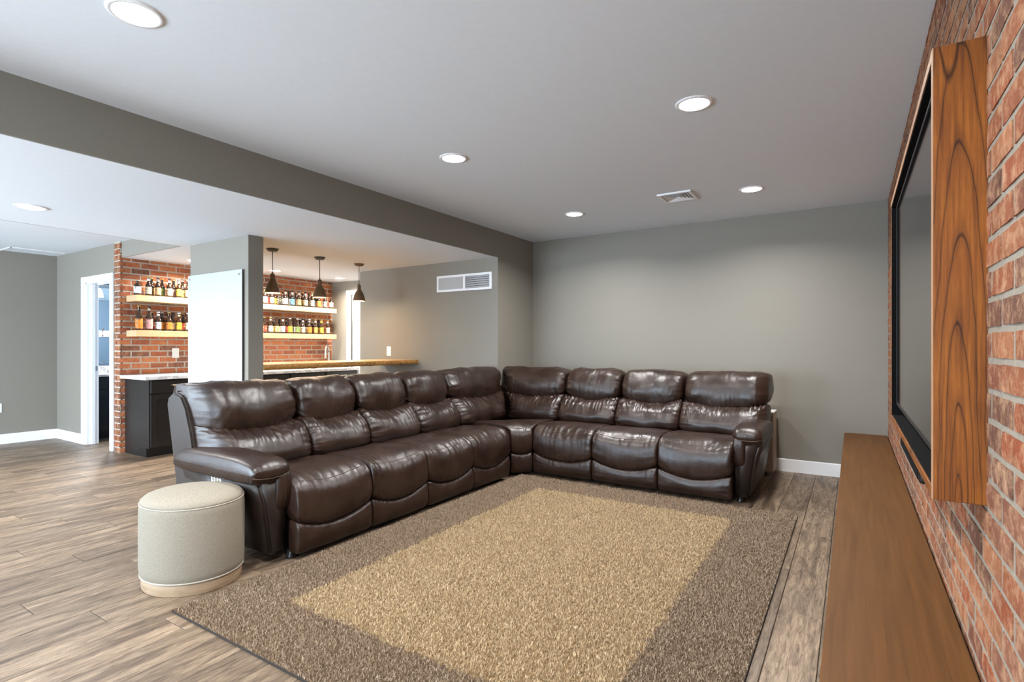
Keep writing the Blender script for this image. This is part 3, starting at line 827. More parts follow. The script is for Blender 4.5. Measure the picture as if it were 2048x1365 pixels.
def cushion(name, frame, u0, u1, prof, seed, parent, mat='leather', nu=46, ns=4, er=0.03, p=7, smile=0.0, gather=0.0, side=0.0, low=0.006, ends=None, crease=0.0, wrap=None, pinch=None):
    """prof: closed loop of (d, z, smile weight, gather weight). Sweeps it between u0(d) and u1(d)."""
    ctl = [tuple(q) + (0,) * (4 - len(q)) for q in prof]
    R = crom(ctl, ns); m = len(R)
    area = 0.5 * sum(R[j][0] * R[(j + 1) % m][1] - R[(j + 1) % m][0] * R[j][1] for j in range(m))
    sg = 1 if area > 0 else -1
    nrm = []
    for j in range(m):
        t = R[(j + 1) % m][:2] - R[j - 1][:2]; L = math.hypot(*t) or 1
        nrm.append((sg * t[1] / L, -sg * t[0] / L))
    arc = np.concatenate([[0], np.cumsum([math.hypot(*(R[(j + 1) % m][:2] - R[j][:2])) for j in range(m - 1)])])
    fu0 = u0 if callable(u0) else (lambda d: u0)
    fu1 = u1 if callable(u1) else (lambda d: u1)
    dmin, dmax = min(r[0] for r in R), max(r[0] for r in R)
    V = []
    grid = []
    for i in range(nu):
        q = i / (nu - 1)
        t = 0.5 - 0.5 * math.cos(math.pi * q) if True else q
        t = 0.5 * t + 0.5 * q
        tt = 2 * t - 1
        e_, p_ = (er, p) if not ends else ((ends[0], ends[1]) if tt < 0 else (ends[2], ends[3]))
        k = max(0.0, 1 - abs(tt) ** p_)
        inset = e_ * (1 - math.sqrt(k))
        ew = abs(tt) ** 3
        wr = 0.0
        if wrap:
            ww, wp = wrap[0] if tt < 0 else wrap[1]
            wr = ww * (1 - math.sqrt(max(0.0, 1 - abs(tt) ** wp)))
        row = []
        for j in range(m):
            d, z, sw, gw = R[j]; nd, nz_ = nrm[j]
            us = fu0(d) + (fu1(d) - fu0(d)) * t
            s = arc[j]
            disp = -inset
            disp += low * nz(us * 6 + seed * 3.1, s * 7, seed)
            if gather: 
                g = nz(us * 27 + seed * 7, s * 5 + 2.0 * nz(us * 4, s * 4, seed), seed * 1.7)
                disp += gather * gw * (2.4 * abs(g) - .6 + 0.5 * nz(us * 70, s * 9, seed))
            if side:
                disp += side * ew * (nz(us * 6, s * 42, seed * 2.3) + 0.4 * nz(us * 9, s * 85, seed))
            if crease:
                rg = 1 - abs(nz(us * 8 + seed * 5 + 1.5 * nz(us * 3, s * 3, seed + 9), s * 6, seed * 1.3)) * 2
                disp -= crease * max(0, rg - .45) * (0.35 + gw + .5 * ew)
            zz = z - smile * sw * (1 - tt * tt)
            if pinch is not None and i in (0, nu - 1):
                zz = pinch - nz_ * disp
            P = frame(us, d + nd * disp + wr * max(0.0, min(1.0, (dmax - d) / (dmax - dmin) * 1.15)), zz + nz_ * disp)
            row.append(len(V)); V.append(P)
        grid.append(row)
    F = []
    for i in range(nu - 1):
        for j in range(m):
            l = (j + 1) % m
            f = (grid[i][j], grid[i + 1][j], grid[i + 1][l], grid[i][l])
            F.append(f if sg < 0 else tuple(reversed(f)))
    for gi in (0, -1):
        if pinch is not None: break
        ring_ = grid[gi]; cen = sum((Vector(V[q]) for q in ring_), Vector()) / m
        cen += (cen - sum((Vector(V[q]) for q in grid[1 if gi == 0 else -2]), Vector()) / m).normalized() * .005
        ci = len(V); V.append(tuple(cen))
        for j in range(m):
            F.append((ring_[j], ring_[(j + 1) % m], ci))
    o = mesh_obj(name, V, F, MT[mat], parent, True)
    bm = bmesh.new(); bm.from_mesh(o.data); bmesh.ops.recalc_face_normals(bm, faces=bm.faces); bm.to_mesh(o.data); bm.free()
    return o, V, grid, ns

def seam(name, V, grid, j, parent, r=.0028, frame_out=None, i0=1, i1=-1):
    pts = [V[row[j]] for row in grid[i0:i1]]
    VV, FF = tube(pts, r, 6)
    return mesh_obj(name, VV, FF, MT['thread'], parent, True)

SEAT = [(.68, .38), (.62, .44), (.54, .470), (.40, .485), (.24, .495, 0, .1), (.12, .490, .2, .5), (.05, .466, .55, .8), (.006, .420, .6, .45), (-.009, .345, .5, .15), (-.009, .280, .7, .3), (.004, .238, 1, .6), (.045, .224, 1, .4), (.11, .235, .6), (.3, .30), (.55, .33)]
FOOT = [(.10, .225, .8), (.040, .232, 1, .3), (.005, .222, 1, .7), (-.009, .180, .8, .4), (-.011, .120, .3, .1), (-.006, .070), (.012, .038), (.05, .032), (.10, .05)]
LUMB = [(.68, .43), (.585, .435), (.520, .468), (.498, .53, 0, .05), (.518, .60, .2, .15), (.560, .668, .5, .55), (.622, .726, .9, 1), (.690, .752, 1, 1), (.77, .745, 1, .5), (.92, .70), (.94, .50), (.86, .43)]
HEAD = [(.80, .725, 1), (.740, .712, 1, .5), (.680, .730, .9, .7), (.656, .79, .5, .3), (.664, .862, .15, .15), (.698, .934, 0, .15), (.748, .984, 0, .3), (.82, 1.010, 0, .5), (.92, 1.006, 0, .4), (1.02, .972, 0, .3), (1.10, .915), (1.135, .86), (1.10, .80), (.95, .74)]

SEATL = [(1.945, 2.515), (2.520, 3.072), (3.077, 3.645), (3.650, 4.215)]
SEATR = [(-2.602, -1.992), (-1.987, -1.392), (-1.387, -0.800)]
BACKL = [(1.792, 2.452), (2.457, 3.000), (3.005, 3.582), (3.587, 4.165), (4.170, lambda d: 5.0 + (d - .53) * .98)]
BACKR = [(lambda d: -3.232 - (d - .53) * .98, -2.612), (-2.607, -1.985), (-1.980, -1.362), (-1.357, -0.625)]
sd = 1
for run, fr_, lst in ((0, FL, SEATL), (1, FR, SEATR)):
    for (a, b) in lst:
        sd += 1
        c_, V, g, ns = cushion('seat_cushion', fr_, a, b, SEAT, sd, sofa, smile=.062, gather=.006, side=.006, er=.022, p=14, crease=.003, low=.007, nu=60)
        seam('front_seam', V, g, 6 * ns, c_)
        f_, V, g, ns = cushion('footrest_panel', fr_, a + .002, b - .002, FOOT, sd + 40, sofa, smile=.062, gather=.004, side=.005, er=.018, p=14, low=.004, nu=60)
# corner wedge
wed0 = lambda d: -.105 - max(0, d - .02) * .86
wed1 = lambda d: .105 + max(0, d - .02) * .86
c_, V, g, ns = cushion('corner_seat', FC, wed0, wed1, SEAT[:-1] + [(.5, .33)], 77, sofa, smile=.02, gather=.004, side=.002, er=.012, p=9)
seam('front_seam', V, g, 6 * ns, c_)
cushion('corner_panel', FC, -.105, .105, FOOT, 78, sofa, smile=.02, gather=.003, er=.010, p=9, low=.003)
for fr_, lst in ((FL, BACKL), (FR, BACKR)):
    for (a, b) in lst:
        sd += 1
        fL, fR = a == 1.792, b == -0.625
        e0 = (.016, 10) if fL else (.045, 6); e1 = (.04, 6) if fR else (.045, 6)
        wi = (.02, 6)
        wh = ((.31, 6) if fL else wi, (.12, 5) if fR else wi)
        wm = ((.34, 6) if fL else wi, (.14, 5) if fR else wi)
        ha = a if (callable(a) or fL) else a + .010
        hb = b if (callable(b) or fR) else b - .010
        cushion('lumbar_cushion', fr_, a, b, LUMB, sd, sofa, smile=.050, gather=.0085, side=.014, ends=e0 + e1, low=.013, nu=100, ns=6, crease=.004, wrap=wm)
        e0 = e0 if fL else (.055, 4.5); e1 = e1 if fR else (.055, 4.5)
        cushion('head_cushion', fr_, ha, hb, HEAD, sd + 60, sofa, smile=.052, gather=.006, side=.012, ends=e0 + e1, low=.016, nu=80, ns=5, crease=.007, wrap=wh)

def extrude_poly(name, frame, poly, u0, u1, mat, parent, bev=0.012):
    bm = bmesh.new()
    A = [bm.verts.new(frame(u0(d) if callable(u0) else u0, d, z)) for d, z in poly]
    B = [bm.verts.new(frame(u1(d) if callable(u1) else u1, d, z)) for d, z in poly]
    bm.faces.new(A); bm.faces.new(list(reversed(B)))
    n = len(poly)
    for i in range(n): bm.faces.new((A[i], B[i], B[(i + 1) % n], A[(i + 1) % n]))
    bmesh.ops.recalc_face_normals(bm, faces=bm.faces)
    if bev: bmesh.ops.bevel(bm, geom=bm.edges[:], offset=bev, segments=2, affect='EDGES')
    return bm_obj(name, bm, mat, parent, False)
SHELL = [(.74, .06), (.78, .50), (.84, .70), (.90, .85), (.96, .925), (1.05, .945), (1.125, .915), (1.142, .86), (1.035, .40), (1.00, .06)]
extrude_poly('back_shell', FL, SHELL, 1.770, lambda d: 5.0 + (d - .53), MT['vinyl'], sofa)
extrude_poly('back_shell', FR, SHELL, lambda d: -3.23 - (d - .53), -0.725, MT['vinyl'], sofa)
BASE = [(.09, .05), (.09, .20), (.16, .34), (.75, .38), (.75, .05)]
extrude_poly('base_frame', FL, BASE, 1.96, 4.4, MT['matte_black'], sofa, .004)
extrude_poly('base_frame', FR, BASE, -3.2, -0.81, MT['matte_black'], sofa, .004)

def arm(frame, inner, sgn, wpad, dback):
    """inner: u of the inner face; sgn: direction of the outer side (-1 left arm, +1 right arm)"""
    bm = bmesh.new()
    def sec(d, wide):
        return [(inner, .045), (inner, .495), (inner + sgn * (.196 + wide), .495), (inner + sgn * (.160 + wide * .8), .36), (inner + sgn * .112, .045)]
    secs = [(.105, 0.0), (.085, .0), (.30, .008), (.60, .008), (.93, .0)]
    rings = []
    for d, wd_ in secs:
        rr = []
        for k, (u, z) in enumerate(sec(d, wd_)):
            dd = d
            if d < .2: dd = d + (.012 if z < .1 else 0) 
            rr.append(bm.verts.new(frame(u, dd, z)))
        rings.append(rr)
    # skip the duplicate first ring: use it as a slightly inset front edge
    n = 5
    for a, b in zip(rings[1:], rings[2:]):
        for k in range(n): bm.faces.new((a[k], b[k], b[(k + 1) % n], a[(k + 1) % n]))
    bm.faces.new(rings[1]); bm.faces.new(list(reversed(rings[-1])))
    for v in rings[0]: bm.verts.remove(v)
    bmesh.ops.recalc_face_normals(bm, faces=bm.faces)
    bmesh.ops.bevel(bm, geom=[e for e in bm.edges if e.calc_face_angle(0) > .5], offset=.022, segments=4, affect='EDGES')
    body = bm_obj('armrest', bm, MT['vinyl'], sofa, True)
    lo_, hi_ = sorted((inner - sgn * .012, inner + sgn * wpad))
    PADP = [(dback - .01, .458), (dback + .03, .53), (dback - .02, .592), (dback - .15, .612), (.55, .622), (.30, .620), (.14, .606), (.075, .575, 0, .6), (.055, .53, 0, .8), (.080, .478, 0, .3), (.14, .456), (.55, .452)]
    pad, V, g, ns = cushion('arm_pad', frame, lo_, hi_, PADP, 90 + sgn, body if False else sofa, gather=.003, side=.002, er=.042, p=2.4, low=.004, nu=44, pinch=.528)
    seam('pad_seam', V, g, 8 * ns + 2, pad, .003)
    l2, h2 = sorted((inner - sgn * .012, inner + sgn * .085))
    ROLL = [(.20, .52), (.10, .54), (.062, .50, 0, .6), (.058, .42, 0, .6), (.074, .33, 0, .8), (.105, .285), (.15, .29), (.19, .36)]
    cushion('arm_roll', frame, l2, h2, ROLL, 95 + sgn, sofa, gather=.004, side=.003, er=.030, p=3, low=.004, nu=24)
    return body
arm(FL, 1.943, -1, .222, .95)
arm(FR, -0.797, 1, .202, .80)
# seam across the left arm pad
pts = [FL(1.943 - .0 - .222 * q, .56, .6235 - .055 * max(0, (q - .6) / .4) ** 2) for q in np.linspace(0.05, .97, 12)]
# control panel on the outer side of the left arm
cp = box('control_panel', -3.262, -3.150, 1.748, 1.79, 0.425, 0.479, MT['white_plastic'], sofa, .008, 3, True)
for i, dx in enumerate((-.03, 0.0, .03)):
    box('button', -3.206 + dx - .009, -3.206 + dx + .009, 1.745, 1.752, 0.441, 0.463, MT['steel'], cp, .002, 1)
for (x, y) in [(-2.80, 1.97), (-3.55, 1.90), (-2.80, 3.07), (-3.55, 3.07)]:
    V, F = lathe([(.028, 0.0), (.03, .01), (.022, .022), (.022, .05)], x, y, 14); mesh_obj('foot', V, F, MT['black'], sofa, True)
for (x, y) in [(-0.76, 4.60), (-0.75, 5.35), (-2.0, 5.35), (-3.6, 5.35), (-2.0, 4.60)]:
    V, F = lathe([(.028, 0.0), (.03, .01), (.022, .022), (.022, .05)], x, y, 14); mesh_obj('foot', V, F, MT['black'], sofa, True)

# ================================================================== OTTOMAN
OC = (-3.0, 1.515); OA, OB, OT = .262, .238, 0.0
ot = thing('ottoman', 'oval cream heather cloth ottoman on a wooden plinth beside the sofa arm', 'ottoman', (OC[0], OC[1], 0))
def oval(prof, n=72): return lathe(prof, OC[0], OC[1], n, 0, OA, OB, OT)
V, F = oval([(.955, 0.0), (.965, .004), (.965, .055), (.955, .060)]); mesh_obj('plinth', V, F, MT['plinth'], ot, True)
V, F = oval([(.96, .058), (1.0, .075), (1.012, .10), (1.015, .25), (1.012, .40), (1.005, .425), (.995, .432)]); mesh_obj('body', V, F, MT['cloth'], ot, True)
V, F = oval([(.995, .431), (.985, .445), (.93, .459), (.8, .470), (.6, .478), (.35, .483), (.1, .485), (.001, .485)]); mesh_obj('top_cushion', V, F, MT['cloth'], ot, True)
def ring(r, z, rad):
    pts = []
    for i in range(72):
        a = 2 * math.pi * i / 72; x, y = OA * r * math.cos(a), OB * r * math.sin(a); c, s = math.cos(OT), math.sin(OT)
        pts.append((OC[0] + c * x - s * y, OC[1] + s * x + c * y, z))
    return tube(pts, rad, 6, True)
V, F = ring(.997, .432, .0032); mesh_obj('top_piping', V, F, MT['cloth_trim'], ot, True)
V, F = ring(.985, .066, .005); mesh_obj('bottom_piping', V, F, MT['cloth_trim'], ot, True)

# ================================================================== AIR PURIFIER
ap = thing('air_purifier', 'beige perforated air purifier standing between the sofa and back wall', 'air purifier', (-0.82, 5.75, 0))
AX0, AX1, AY0, AY1 = -0.985, -0.640, 5.655, 5.925
box('body', AX0, AX1, AY0 + .004, AY1, 0.03, 0.60, MT['beige'], ap, .015, 3, True)
box('front_panel', AX0 + .01, AX1 - .006, AY0, AY0 + .008, 0.04, 0.585, MT['beige'], ap, .003, 1)
box('top_lid', AX0 - .002, AX1 + .002, AY0, AY1, 0.598, 0.612, MT['white_plastic'], ap, .005, 2)
boxes('foot_rail', [(AX0 + .02, AX0 + .06, AY0 + .02, AY1 - .02, 0, .032), (AX1 - .06, AX1 - .02, AY0 + .02, AY1 - .02, 0, .032)], MT['steel'], ap)
bm = bmesh.new(); r_ = 0
zz = 0.335
while zz < .565:
    xx = AX0 + .03 + (.011 if r_ % 2 else 0)
    while xx < AX1 - .012:
        bm_box(bm, xx - .0072, xx + .0072, AY0 - .0012, AY0 + .001, zz - .0042, zz + .0042); xx += .022
    zz += .0135; r_ += 1
hp = bm_obj('perforation', bm, MT['dark_slot'], ap); hp['kind'] = 'stuff'

# ================================================================== GRILLE, VENT, SWITCHES
gr = thing('air_grille', 'white double air grille high on the grey wall beside the bar', 'grille', (-3.97, YV, 2.02))
GX0, GX1, GZ0, GZ1 = -4.384, -3.556, 1.915, 2.115
GM = -3.957
boxes('grille_frame', [(GX0, GX1, YV - .014, YV - .001, GZ0, GZ0 + .026), (GX0, GX1, YV - .014, YV - .001, GZ1 - .026, GZ1), (GX0, GX0 + .03, YV - .014, YV - .001, GZ0 + .026, GZ1 - .026), (GX1 - .03, GX1, YV - .014, YV - .001, GZ0 + .026, GZ1 - .026), (GM - .016, GM + .016, YV - .014, YV - .001, GZ0 + .026, GZ1 - .026)], MT['trim'], gr)
box('blank_panel', GX0 + .03, GM - .016, YV - .007, YV - .001, GZ0 + .026, GZ1 - .026, MT['grey_metal'], gr)
box('duct_back', GM + .016, GX1 - .03, YV - .004, YV - .001, GZ0 + .026, GZ1 - .026, MT['dark_slot'], gr)
for i in range(6):
    zc = GZ0 + .026 + .0125 + i * .0247
    V = [(x, y, zc + z) for x in (GM + .016, GX1 - .03) for (y, z) in ((YV - .013, -.010), (YV - .0115, -.010), (YV - .004, .010), (YV - .0055, .010))]
    mesh_obj('slat', V, [(0, 1, 2, 3), (7, 6, 5, 4), (0, 4, 5, 1), (1, 5, 6, 2), (2, 6, 7, 3), (3, 7, 4, 0)], MT['grey_metal'], gr)
cv = thing('ceiling_vent', 'square white four-way vent in the ceiling between two downlights', 'vent', (-1.315, 4.815, H))
VX, VY, VS = -1.315, 4.815, .145
boxes('vent_frame', [(VX - VS, VX + VS, VY - VS, VY - VS + .028, H - .014, H - .0005), (VX - VS, VX + VS, VY + VS - .028, VY + VS, H - .014, H - .0005), (VX - VS, VX - VS + .028, VY - VS + .028, VY + VS - .028, H - .014, H - .0005), (VX + VS - .028, VX + VS, VY - VS + .028, VY + VS - .028, H - .014, H - .0005)], MT['trim'], cv)
box('duct_back', VX - VS + .028, VX + VS - .028, VY - VS + .028, VY + VS - .028, H - .003, H - .0005, MT['grey_metal'], cv)
for k in range(4):
    q = .105 - k * .026
    for (ax, s) in ((0, 1), (0, -1), (1, 1), (1, -1)):
        V = []
        for e in (-1, 1):
            for (o_, z_) in ((q, -.013), (q - .0015, -.013), (q - .016, -.004), (q - .0145, -.004)):
                half = max(.004, q - .004 - (.012 if z_ > -.01 else 0)) * e
                pt = (s * o_, half) if ax == 0 else (half, s * o_)
                V.append((VX + pt[0], VY + pt[1], H + z_))
        mesh_obj('louvre', V, [(0, 1, 2, 3), (7, 6, 5, 4), (0, 4, 5, 1), (1, 5, 6, 2), (2, 6, 7, 3), (3, 7, 4, 0)], MT['trim'], cv)
sw = thing('light_switch', 'white light switch plate on the grey wall above the bar', 'switch', (-5.226, YV, 1.18))
box('plate', -5.265, -5.187, YV - .006, YV - .0005, 1.115, 1.240, MT['white_plastic'], sw, .003, 2)
box('rocker', -5.243, -5.209, YV - .009, YV - .005, 1.145, 1.210, MT['white_plastic'], sw, .002, 1)
so = thing('wall_outlet', 'white outlet plate on the brick wall below the bottle shelves', 'outlet', (XBR, 3.413, 1.16))
box('plate', XBR + .001, XBR + .012, 3.372, 3.452, 1.098, 1.220, MT['white_plastic'], so, .003, 2)
for zz in (1.132, 1.184): box('socket', XBR + .011, XBR + .014, 3.397, 3.427, zz - .014, zz + .014, MT['white_plastic'], so, .002, 1)
so = thing('wall_outlet', 'white outlet low on the far left wall', 'outlet', (XLW, 2.24, .46))
box('plate', XLW + .0005, XLW + .006, 2.185, 2.263, .40, .517, MT['white_plastic'], so, .003, 2)
for zz in (.432, .484): box('socket', XLW + .005, XLW + .008, 2.208, 2.240, zz - .014, zz + .014, MT['white_plastic'], so, .002, 1)

# glass board
gb = thing('glass_board', 'tall white glass board on steel standoffs on the stub wall', 'board', (-5.25, PY0, 1.4))
box('glass_panel', -5.735, -4.775, PY0 - .026, PY0 - .020, 0.70, 1.962, MT['board'], gb, .0015, 1)
for x in (-5.70, -4.812):
    for zz in (.74, 1.918):
        V, F = tube([(x, PY0 - .0005, zz), (x, PY0 - .033, zz)], .011, 16); mesh_obj('standoff', V, F, MT['steel'], gb, True)

# ================================================================== BAR
bar = thing('bar_counter', 'honey coloured live edge wood bar top behind the sofa', 'bar', (-5.02, 4.1, 1.04))
nb = 60; V, F = [], []
for i in range(nb):
    y = PY1 + .001 + (YV - PY1 - .002) * i / (nb - 1)
    e = .018 * nz(y * 2.2, 0, 3) + .008 * nz(y * 9, 1, 3)
    xf = -4.705 + e
    V += [(-5.36, y, 1.070), (xf - .004, y, 1.070), (xf - .012, y, 1.016), (-5.36, y, 1.016)]
for i in range(nb - 1):
    a, b = 4 * i, 4 * i + 4
    for k in range(4): F.append((a + k, a + (k + 1) % 4, b + (k + 1) % 4, b + k))
F += [(3, 2, 1, 0), tuple(4 * (nb - 1) + k for k in range(4))]
mesh_obj('slab', V, F, MT['bar_top'], bar)
V, F = [], []
for i in range(nb):
    y = PY1 + .001 + (YV - PY1 - .002) * i / (nb - 1)
    e = .018 * nz(y * 2.2, 0, 3) + .008 * nz(y * 9, 1, 3)
    xf = -4.705 + e; w_ = .006 * nz(y * 14, 2, 5); w2 = .006 * nz(y * 17, 4, 5)
    V += [(xf - .006, y, 1.0695), (xf + .006 + w_, y, 1.062), (xf + .010 + w2, y, 1.042), (xf + .002 + w_, y, 1.022), (xf - .012, y, 1.0165)]
for i in range(nb - 1):
    for k in range(4): F.append((5 * i + k, 5 * i + k + 1, 5 * i + 5 + k + 1, 5 * i + 5 + k))
mesh_obj('live_edge', V, F, MT['bar_edge'], bar, True)
for y in (3.7, 4.5):
    boxes('bracket', [(-5.34, -4.85, y - .02, y + .02, 1.006, 1.0155)], MT['black'], bar)

# back counter: separate cabinet units, one worktop
CX1 = -6.60
YC = [2.858, 3.44, 4.03, 4.62, 5.21, 5.80]
for i in range(5):
    a, b = YC[i], YC[i + 1]
    labs = ['black base cabinet with a drawer and shaker door at the brick end',
            'black base cabinet behind the stub wall, second from the brick end',
            'black base cabinet in the middle of the back counter',
            'black base cabinet under the bottle shelves left of the sink',
            'black sink base cabinet at the door end of the back counter']
    cb = thing('base_cabinet', labs[i], 'cabinet', (-6.9, (a + b) / 2, 0), 'black base cabinets along the bottle wall')
    box('cabinet_body', XBR + .004, CX1, a, b - .002, 0.10, 0.868, MT['espresso'], cb)
    box('toe_kick', XBR + .004, CX1 - .06, a + (.0 if i else .0), b - .002, 0.0, 0.10, MT['black'], cb)
    dr = box('drawer', CX1, CX1 + .02, a + .012, b - .014, 0.715, 0.858, MT['espresso'], cb, .002, 1)
    ym = (a + b) / 2
    V, F = tube([(CX1 + .02, ym - .07, .80), (CX1 + .05, ym - .07, .80), (CX1 + .05, ym + .07, .80), (CX1 + .02, ym + .07, .80)], .006, 8)
    mesh_obj('handle', V, F, MT['steel'], dr)
    dd = box('door', CX1, CX1 + .012, a + .012, b - .014, 0.115, 0.700, MT['espresso'], cb)
    for (y0_, y1_, z0_, z1_) in ((a + .012, a + .075, .115, .70), (b - .077, b - .014, .115, .70), (a + .075, b - .077, .637, .70), (a + .075, b - .077, .115, .178)):
        box('door_rail', CX1 + .012, CX1 + .021, y0_, y1_, z0_, z1_, MT['espresso'], dd, .001, 1)
    V, F = tube([(CX1 + .02, b - .045, .56), (CX1 + .048, b - .045, .56), (CX1 + .048, b - .045, .66), (CX1 + .02, b - .045, .66)], .006, 8)
    mesh_obj('handle', V, F, MT['steel'], dd)
ct = thing('marble_countertop', 'white veined marble countertop on the black cabinets', 'countertop', (-6.87, 4.3, .87))
box('slab', XBR + .013, -6.545, 2.80, YR - .004, 0.870, 0.908, MT['marble'], ct, .003, 2)
fa = thing('bar_faucet', 'gooseneck nickel faucet in front of the brick at the bar sink', 'faucet', (-7.02, 5.62, .908))
V, F = lathe([(.03, 0), (.03, .006), (.022, .012), (.02, .06), (.016, .075), (.014, .08)], -7.02, 5.62, 18, .908); mesh_obj('faucet_base', V, F, MT['steel'], fa, True)
pts = [(-7.02, 5.62, .97), (-7.02, 5.62, 1.16)]
dirv = Vector((.55, -.83, 0)).normalized()
for q in np.linspace(0, math.pi, 14):
    r_ = .085
    p_ = Vector((-7.02, 5.62, 1.16)) + dirv * (r_ - r_ * math.cos(q)) + Vector((0, 0, r_ * math.sin(q)))
    pts.append(tuple(p_))
end = Vector(pts[-1]); pts.append(tuple(end + Vector((0, 0, -.03))))
V, F = tube(pts, .0145, 12); mesh_obj('gooseneck', V, F, MT['steel'], fa, True)
V, F = tube([tuple(end + Vector((0, 0, -.02))), tuple(end + Vector((0, 0, -.10)))], .0165, 12); mesh_obj('spray_head', V, F, MT['steel'], fa, True)
V, F = tube([(-7.0, 5.60, .96), (-6.96, 5.58, .985), (-6.93, 5.57, 1.03)], .007, 8); mesh_obj('lever', V, F, MT['steel'], fa, True)

# shelves
SHZ = [(1.764, 1.836), (1.358, 1.428)]
for (z0_, z1_), lab in zip(SHZ, ('upper pale maple floating shelf holding bottles on the brick wall', 'lower pale maple floating shelf holding bottles on the brick wall')):
    sh = box('floating_shelf', XBR - .0, -6.935, 2.872, 5.70, z0_, z1_, MT['shelf'], None, .002, 1)
    tag(sh, lab, 'shelf', 'floating bottle shelves')

# bottles
LABCOL = {'cream': (0.72, 0.62, 0.45), 'white': (0.80, 0.80, 0.80), 'orange': (0.80, 0.27, 0.03), 'red': (0.50, 0.05, 0.03), 'yellow': (0.80, 0.55, 0.05),
          'blue': (0.12, 0.35, 0.65), 'pink': (0.75, 0.40, 0.38), 'green': (0.20, 0.32, 0.10), 'tan': (0.62, 0.40, 0.20), 'grey': (0.36, 0.36, 0.35), 'gold': (0.62, 0.42, 0.10), 'black': (0.03, 0.03, 0.03)}
lab_m = {}
for k, c in LABCOL.items():
    m = M('bottle_label_' + k); n = m.noise(m.coord(), 42, 1, 0.5)
    alt = (0.10, 0.06, 0.04) if sum(c) > .6 else (0.7, 0.55, 0.2)
    c = tuple(.72 * q for q in c)
    m.set(m.mix(m.ramp(n, [(0.54, (0, 0, 0)), (0.62, (0.85, 0.85, 0.85))]), c, alt), 0.6); lab_m[k] = m.m
MT['cap_gold'] = plain('cap_gold', (0.6, 0.42, 0.12), 0.35, 0.8, nscale=60)
MT['cap_white'] = plain('cap_white', (0.75, 0.75, 0.72), 0.4, nscale=60)
def pxY(u, x):
    a = (u - 1024) / FPX; s, c = math.sin(YAW), math.cos(YAW)
    dx, dy = c * a - s, s * a + c
    return x / dx * dy
ORD = ['first', 'second', 'third', 'fourth', 'fifth', 'sixth', 'seventh', 'eighth', 'ninth', 'tenth', 'eleventh', 'twelfth']
def bottle(x, y, z, kind, lab, cap, label, group, neck=None):
    t = thing('beer_bottle', label, 'bottle', (x, y, z), group)
    if kind == 'tall': R, Hb, sh_, nk = .036, .285, .150, .205
    elif kind == 'stubby': R, Hb, sh_, nk = .036, .165, .112, .140
    else: R, Hb, sh_, nk = .0315, .225, .118, .168
    n = 16
    prof = [(R * .86, 0), (R, .006), (R, sh_), (R * .93, sh_ + .014), (R * .62, (sh_ + nk) / 2 + .006), (.0155, nk), (.0135, Hb - .016), (.0150, Hb - .012), (.0150, Hb - .004)]
    V, F = lathe(prof, x, y, n, z); mesh_obj('bottle_body', V, F, MT['bottle_k'] if lab == 'blue' else MT['bottle'], t, True)
    V, F = lathe([(.0165, Hb - .010), (.0165, Hb - .001), (.0145, Hb + .001)], x, y, n, z); mesh_obj('cap', V, F, cap, t, True)
    rl = R + .0009; z0_, z1_ = (.022, sh_ - .012)
    V = [(x + rl * math.cos(a), y + rl * math.sin(a), z + zz) for zz in (z0_, z1_) for a in np.linspace(-2.3, 1.3, 13)]
    mesh_obj('label', V, [(i, i + 1, 14 + i, 13 + i) for i in range(12)], lab_m[lab], t, True)
    if neck:
        V, F = lathe([(.0152, Hb - .050), (.0146, Hb - .022)], x, y, n, z); mesh_obj('neck_label', V, F, lab_m[neck], t, True)
caps = [MT['cap_gold'], MT['cap_white'], MT['black']]
def row_of(us, xs, z, kinds, labs, necks, where, group, rowname):
    for i, u in enumerate(us):
        y = pxY(u, xs)
        kd = kinds[i]
        txt = '%s brown beer bottle, %s label, %s from left, %s, %s' % (('tall' if kd == 'tall' else 'stubby' if kd == 'stubby' else 'slim'), labs[i], ORD[i], rowname, where)
        bottle(xs, y, z, kd, labs[i], caps[(i * 7 + len(labs[i])) % 3], txt, group, necks[i])
UL = [275, 297, 316, 339, 358, 376]; UR = [530, 544, 558, 571.5, 585, 598, 611, 624.5, 637.5, 650, 662]
LL_ = [278, 298.5, 316.5, 338, 358, 376]; LR_ = [529, 541, 553, 566, 580.5, 595, 606, 619, 631, 643, 655.5]
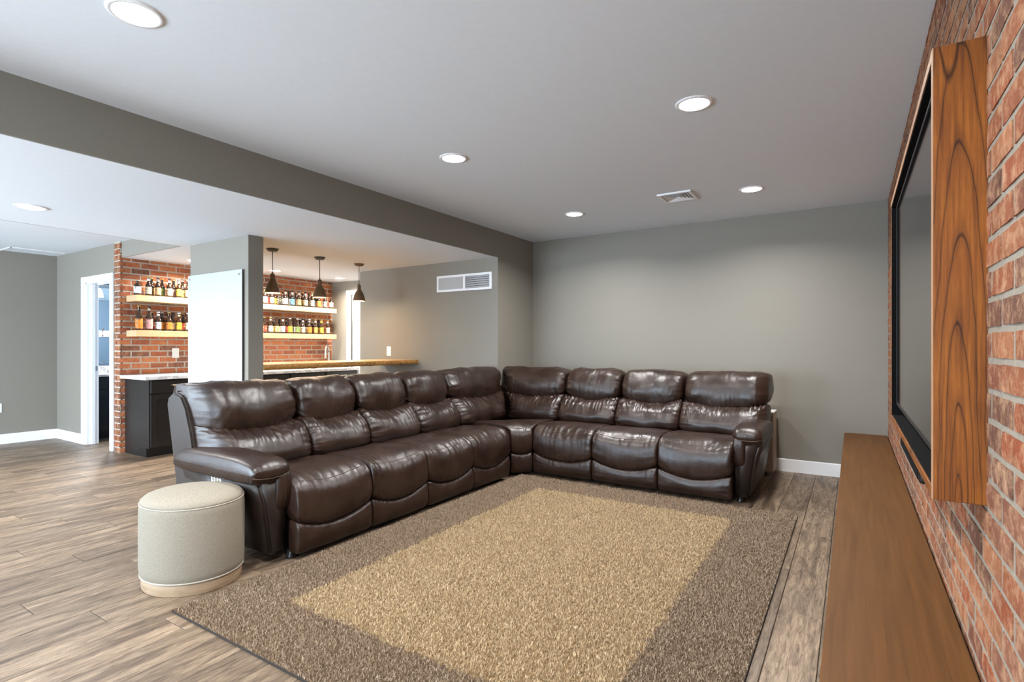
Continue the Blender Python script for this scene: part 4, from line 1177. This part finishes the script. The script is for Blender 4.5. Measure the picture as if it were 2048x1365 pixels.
G1, G2 = 'bottles on the upper shelf', 'bottles on the lower shelf'
ZU, ZL = SHZ[0][1], SHZ[1][1]
row_of(UL, -6.995, ZU, ['stubby', 'std', 'std', 'std', 'std', 'std'], ['white', 'cream', 'tan', 'cream', 'yellow', 'cream'], [None, 'white', 'grey', 'white', 'cream', None], 'upper shelf left of pillar', G1, 'front row')
row_of(UR, -6.995, ZU, ['std'] * 10 + ['stubby'], ['white', 'pink', 'black', 'white', 'blue', 'tan', 'cream', 'white', 'orange', 'grey', 'pink'], ['green', 'red', None, 'white', 'white', 'cream', 'white', 'cream', 'orange', None, None], 'upper shelf right of pillar', G1, 'front row')
row_of(LL_, -6.995, ZL, ['tall', 'tall', 'std', 'std', 'std', 'std'], ['orange', 'pink', 'white', 'orange', 'yellow', 'cream'], [None, 'cream', 'white', None, 'tan', None], 'lower shelf left of pillar', G2, 'front row')
row_of(LR_, -6.995, ZL, ['std'] * 11, ['red', 'white', 'tan', 'white', 'yellow', 'green', 'cream', 'orange', 'gold', 'yellow', 'cream'], [None, 'cream', None, 'white', None, None, 'white', 'grey', 'white', 'yellow', 'white'], 'lower shelf right of pillar', G2, 'front row')
row_of([303, 324, 347, 365], -7.085, ZU, ['std'] * 4, ['tan', 'green', 'pink', 'gold'], [None] * 4, 'upper shelf left of pillar', G1, 'rear row')
row_of([304, 324, 345, 366], -7.085, ZL, ['std'] * 4, ['red', 'orange', 'tan', 'red'], [None] * 4, 'lower shelf left of pillar', G2, 'rear row')
row_of([537, 551, 565, 578, 591.5, 605, 618, 631], -7.085, ZU, ['std'] * 8, ['red', 'orange', 'grey', 'white', 'tan', 'gold', 'cream', 'white'], [None] * 8, 'upper shelf right of pillar', G1, 'rear row')
row_of([547, 559, 573, 588, 600, 613, 625, 637], -7.085, ZL, ['std'] * 8, ['gold', 'cream', 'red', 'white', 'tan', 'cream', 'red', 'gold'], ['cream', None, 'grey', None, None, None, 'white', None], 'lower shelf right of pillar', G2, 'rear row')
